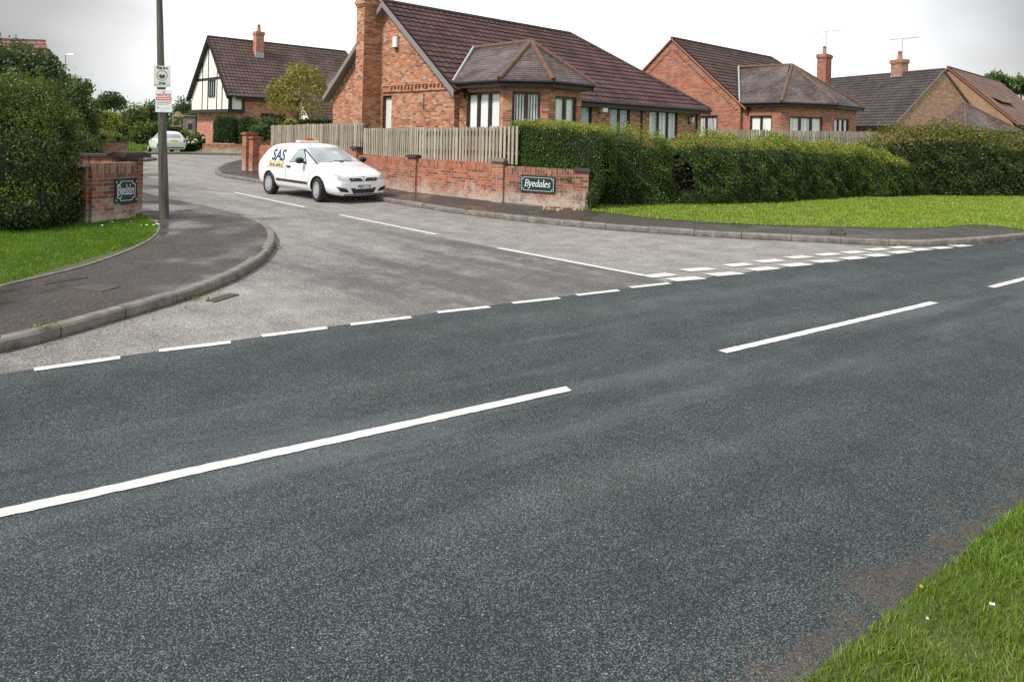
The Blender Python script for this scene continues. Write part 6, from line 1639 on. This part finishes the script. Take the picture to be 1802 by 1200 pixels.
# front end
for s_ in (-1, 1):
    mb = MB()
    hp = [(.40, .60), (.62, .585), (.74, .66), (.80, .74), (.76, .765), (.63, .735), (.47, .665)]
    g2 = [(.40, .60), (.60, .585), (.60, .72), (.46, .66)]
    V.decal(mb, [(.40*s_, .60), (.68*s_, .59), (.66*s_, .735), (.49*s_, .665)], 'front', .006, n=8, m=6)
    V.decal(mb, [(.68*s_, .59), (.775*s_, .675), (.785*s_, .745), (.66*s_, .735)], 'front', .006, n=8, m=6)
    hl = V.add(mb, 'headlight', M_LENS)
    mb = MB()
    for (y, z, r) in ((.66, .665, .052), (.55, .635, .034), (.475, .625, .024)):
        r_ = V.drop(y*s_, z, 'front', .012)
        if r_:
            p, n_ = r_; a = n_.cross(V3((0, 0, 1))).normalized(); b_ = a.cross(n_)
            disc(mb, p, a, b_, r*.62, r, 16); disc(mb, p, a, b_, .0001, r*.5, 12)
    V.add(mb, 'lamp_reflector', M_CHR, hl)
    mb = MB()
    for (ya, za), (yb, zb) in (((.40, .60), (.68, .587)), ((.68, .587), (.78, .675)), ((.40, .60), (.49, .668)), ((.49, .668), (.66, .739)), ((.66, .739), (.79, .749))):
        V.decal(mb, [(ya*s_, za), (yb*s_, zb), (yb*s_, zb+.007), (ya*s_, za+.007)], 'front', .008, n=6, m=1)
    V.add(mb, 'lamp_seal', M_GRY, hl)
mb = MB(); V.decal(mb, [(-.39, .565), (.39, .565), (.44, .655), (-.44, .655)], 'front', .004, n=14, m=4); V.decal(mb, [(-.46, .672), (.46, .672), (.47, .685), (-.47, .685)], 'front', .004, n=14, m=1); V.add(mb, 'grille', M_PLB)
mb = MB()
for s_ in (-1, 1): V.decal(mb, [(s_*.075, .675), (s_*.45, .675), (s_*.44, .656), (s_*.05, .65)], 'front', .009, n=10, m=2); V.decal(mb, [(s_*.095, .672), (s_*.035, .665), (-.002*s_, .565), (s_*.02, .565)], 'front', .012, n=4, m=5)
V.add(mb, 'grille_bar', M_VAN)
mb = MB(); r_ = V.drop(0, .635, 'front', .016); a = V3((0, 1, 0)); b_ = r_[1].cross(a).normalized(); disc(mb, r_[0], a, b_, .022, .03, 14); V.add(mb, 'badge', M_CHR)
mb = MB()
for y in (-.31, .31): V.decal(mb, [(y-.025, .612), (y+.025, .612), (y+.025, .628), (y-.025, .628)], 'front', .008, n=2, m=2)
V.add(mb, 'grille_lights', M_ORY)
mb = MB(); V.decal(mb, [(-.31, .255), (.31, .255), (.39, .395), (-.39, .395)], 'front', .004, n=10, m=4); 
for s_ in (-1, 1): V.decal(mb, [(s_*.43, .285), (s_*.67, .32), (s_*.755, .445), (s_*.50, .385)], 'front', .004, n=6, m=4)
V.decal(mb, [(-.66, .19), (.66, .19), (.68, .245), (-.68, .245)], 'front', .006, n=12, m=2); V.add(mb, 'air_intake', M_PLB)
r_ = V.drop(0, .42, 'front', .02); px_ = r_[0].x+.01
mb = MB(); mb.box((px_-.01, -.26, .375), (.01, 0, 0), (0, .52, 0), (0, 0, .112)); pl = V.add(mb, 'number_plate', M_WPL)
mb = MB(); put_text(mb, 'PE07 CVJ', .105, V3((px_+.002, 0, .431)), V3((0, 1, 0)), V3((0, 0, 1)), V3((1, 0, 0)), .003, 0, .95); V.add(mb, 'plate_lettering', M_BLK, pl)
# rear: lights, plate; roof beacon; bonnet gap
for s_ in (-1, 1):
    mb = MB(); V.decal(mb, [(s_*.60, .80), (s_*.76, .80), (s_*.72, 1.02), (s_*.64, 1.05)], 'rear', .006, n=4, m=6); V.add(mb, 'tail_light', M_RLT)
mb = MB(); mb.cbox((.70, -.06, 1.525), .2, .62, .06, (1, 0, 0)); bc = V.add(mb, 'beacon_bar', M_WHT)
mb = MB(); mb.cbox((.72, -.05, 1.58), .16, .22, .06, (1, 0, 0), 0); mb.cbox((.72, .14, 1.58), .16, .16, .06, (1, 0, 0), 1); V.add(mb, 'beacon_lens', [M_ORG, M_ORY], bc)
mb = MB(); 
for y in (-1, 1): V.decal(mb, [(2.44, y*.76), (3.2, y*.665), (3.2, y*.657), (2.44, y*.752)], 'top', .002, n=10, m=1)
V.add(mb, 'bonnet_gap', M_GRY)
mb = MB()
for y in (-.28, .3): 
    p, _ = V.drop(2.38, y, 'top', .012); q, _ = V.drop(2.30, y-.5*(1 if y > 0 else 1), 'top', .014); mb.tube([p, q], .008, 5)
V.add(mb, 'wiper', M_PLB)

# --- the small white hatchback beyond the post
c1 = gp(312, 271.5); ang = R(133)                                     # heading away to the left
hd = V3((math.cos(ang), math.sin(ang), 0)); inw = V3((-hd.y, hd.x, 0))
org = V3((dp(301, 271, 46.0).x, 46.0, 0))
root = empty('hatchback', org, 'small rounded white hatchback seen from behind, parked beyond the post on the left', 'car')
HM = Matrix.Translation(org) @ Matrix(((hd.x, inw.x, 0, 0), (hd.y, inw.y, 0, 0), (0, 0, 1, 0), (0, 0, 0, 1)))
HS = [(-.62, .42, .55, .60, .62, .60, .66, .5, .68), (-.58, .28, .70, .76, .78, .75, .84, .62, .87), (-.50, .24, .76, .80, .90, .78, 1.02, .62, 1.08), (-.30, .22, .78, .815, .93, .79, 1.30, .55, 1.36),
      (.1, .2, .79, .82, .93, .80, 1.40, .55, 1.46), (.7, .2, .79, .82, .93, .80, 1.42, .56, 1.49), (1.2, .2, .79, .82, .92, .80, 1.34, .56, 1.41), (1.7, .2, .79, .82, .91, .79, 1.10, .60, 1.16),
      (1.98, .2, .79, .82, .88, .78, .94, .64, .98), (2.3, .2, .77, .81, .82, .75, .86, .6, .90), (2.6, .2, .72, .77, .72, .69, .76, .52, .8), (2.8, .22, .62, .67, .58, .58, .62, .45, .66), (2.9, .28, .5, .54, .48, .48, .5, .38, .52)]
fm, bvh = car_body(HS, (0.0, 2.3), .34, M_VAN); fm.transform(HM); link(bpy.data.objects.new('body', fm), root)
Hc = Car(root, bvh, HM)
for x in (0.0, 2.3):
    for y in (-.72, .72): Hc.wheel(x, y, .29, .18, 0, 10)
mb = MB(); Hc.decal(mb, [(-.50, 1.04), (.50, 1.04), (.42, 1.31), (-.42, 1.31)], 'rear', .006, n=8, m=6); Hc.add(mb, 'rear_window', M_SCR)
for sd in ('left', 'right'):
    mb = MB(); Hc.decal(mb, [(.2, .98), (1.75, .96), (1.25, 1.28), (.25, 1.33)], sd, .005); Hc.add(mb, 'side_window', M_SCR)
mb = MB(); Hc.decal(mb, [(-.24, .80), (.24, .80), (.24, .90), (-.24, .90)], 'rear', .012, n=2, m=2); Hc.add(mb, 'number_plate', M_YPL)
mb = MB(); Hc.decal(mb, [(-.62, .36), (.62, .36), (.66, .42), (-.66, .42)], 'rear', .006, n=8, m=2); Hc.add(mb, 'bumper_strip', M_PLB)
for s_ in (-1, 1):
    mb = MB(); Hc.decal(mb, [(s_*.60, .74), (s_*.71, .74), (s_*.70, .92), (s_*.61, .92)], 'rear', .008, n=4, m=4); Hc.add(mb, 'tail_light', M_RLT)
    mb = MB(); c = V3((1.62, s_*.92, .99)); mb.cbox(c, .14, .16, .12, (1, 0, 0)); mb.tube([c, V3((1.62, s_*.76, .95))], .02, 5); Hc.add(mb, 'mirror', M_PLB)
mb = MB(); Hc.decal(mb, [(1.76, -.55), (1.76, .55), (1.28, .5), (1.28, -.5)], 'top', .006); Hc.add(mb, 'windscreen', M_SCR)
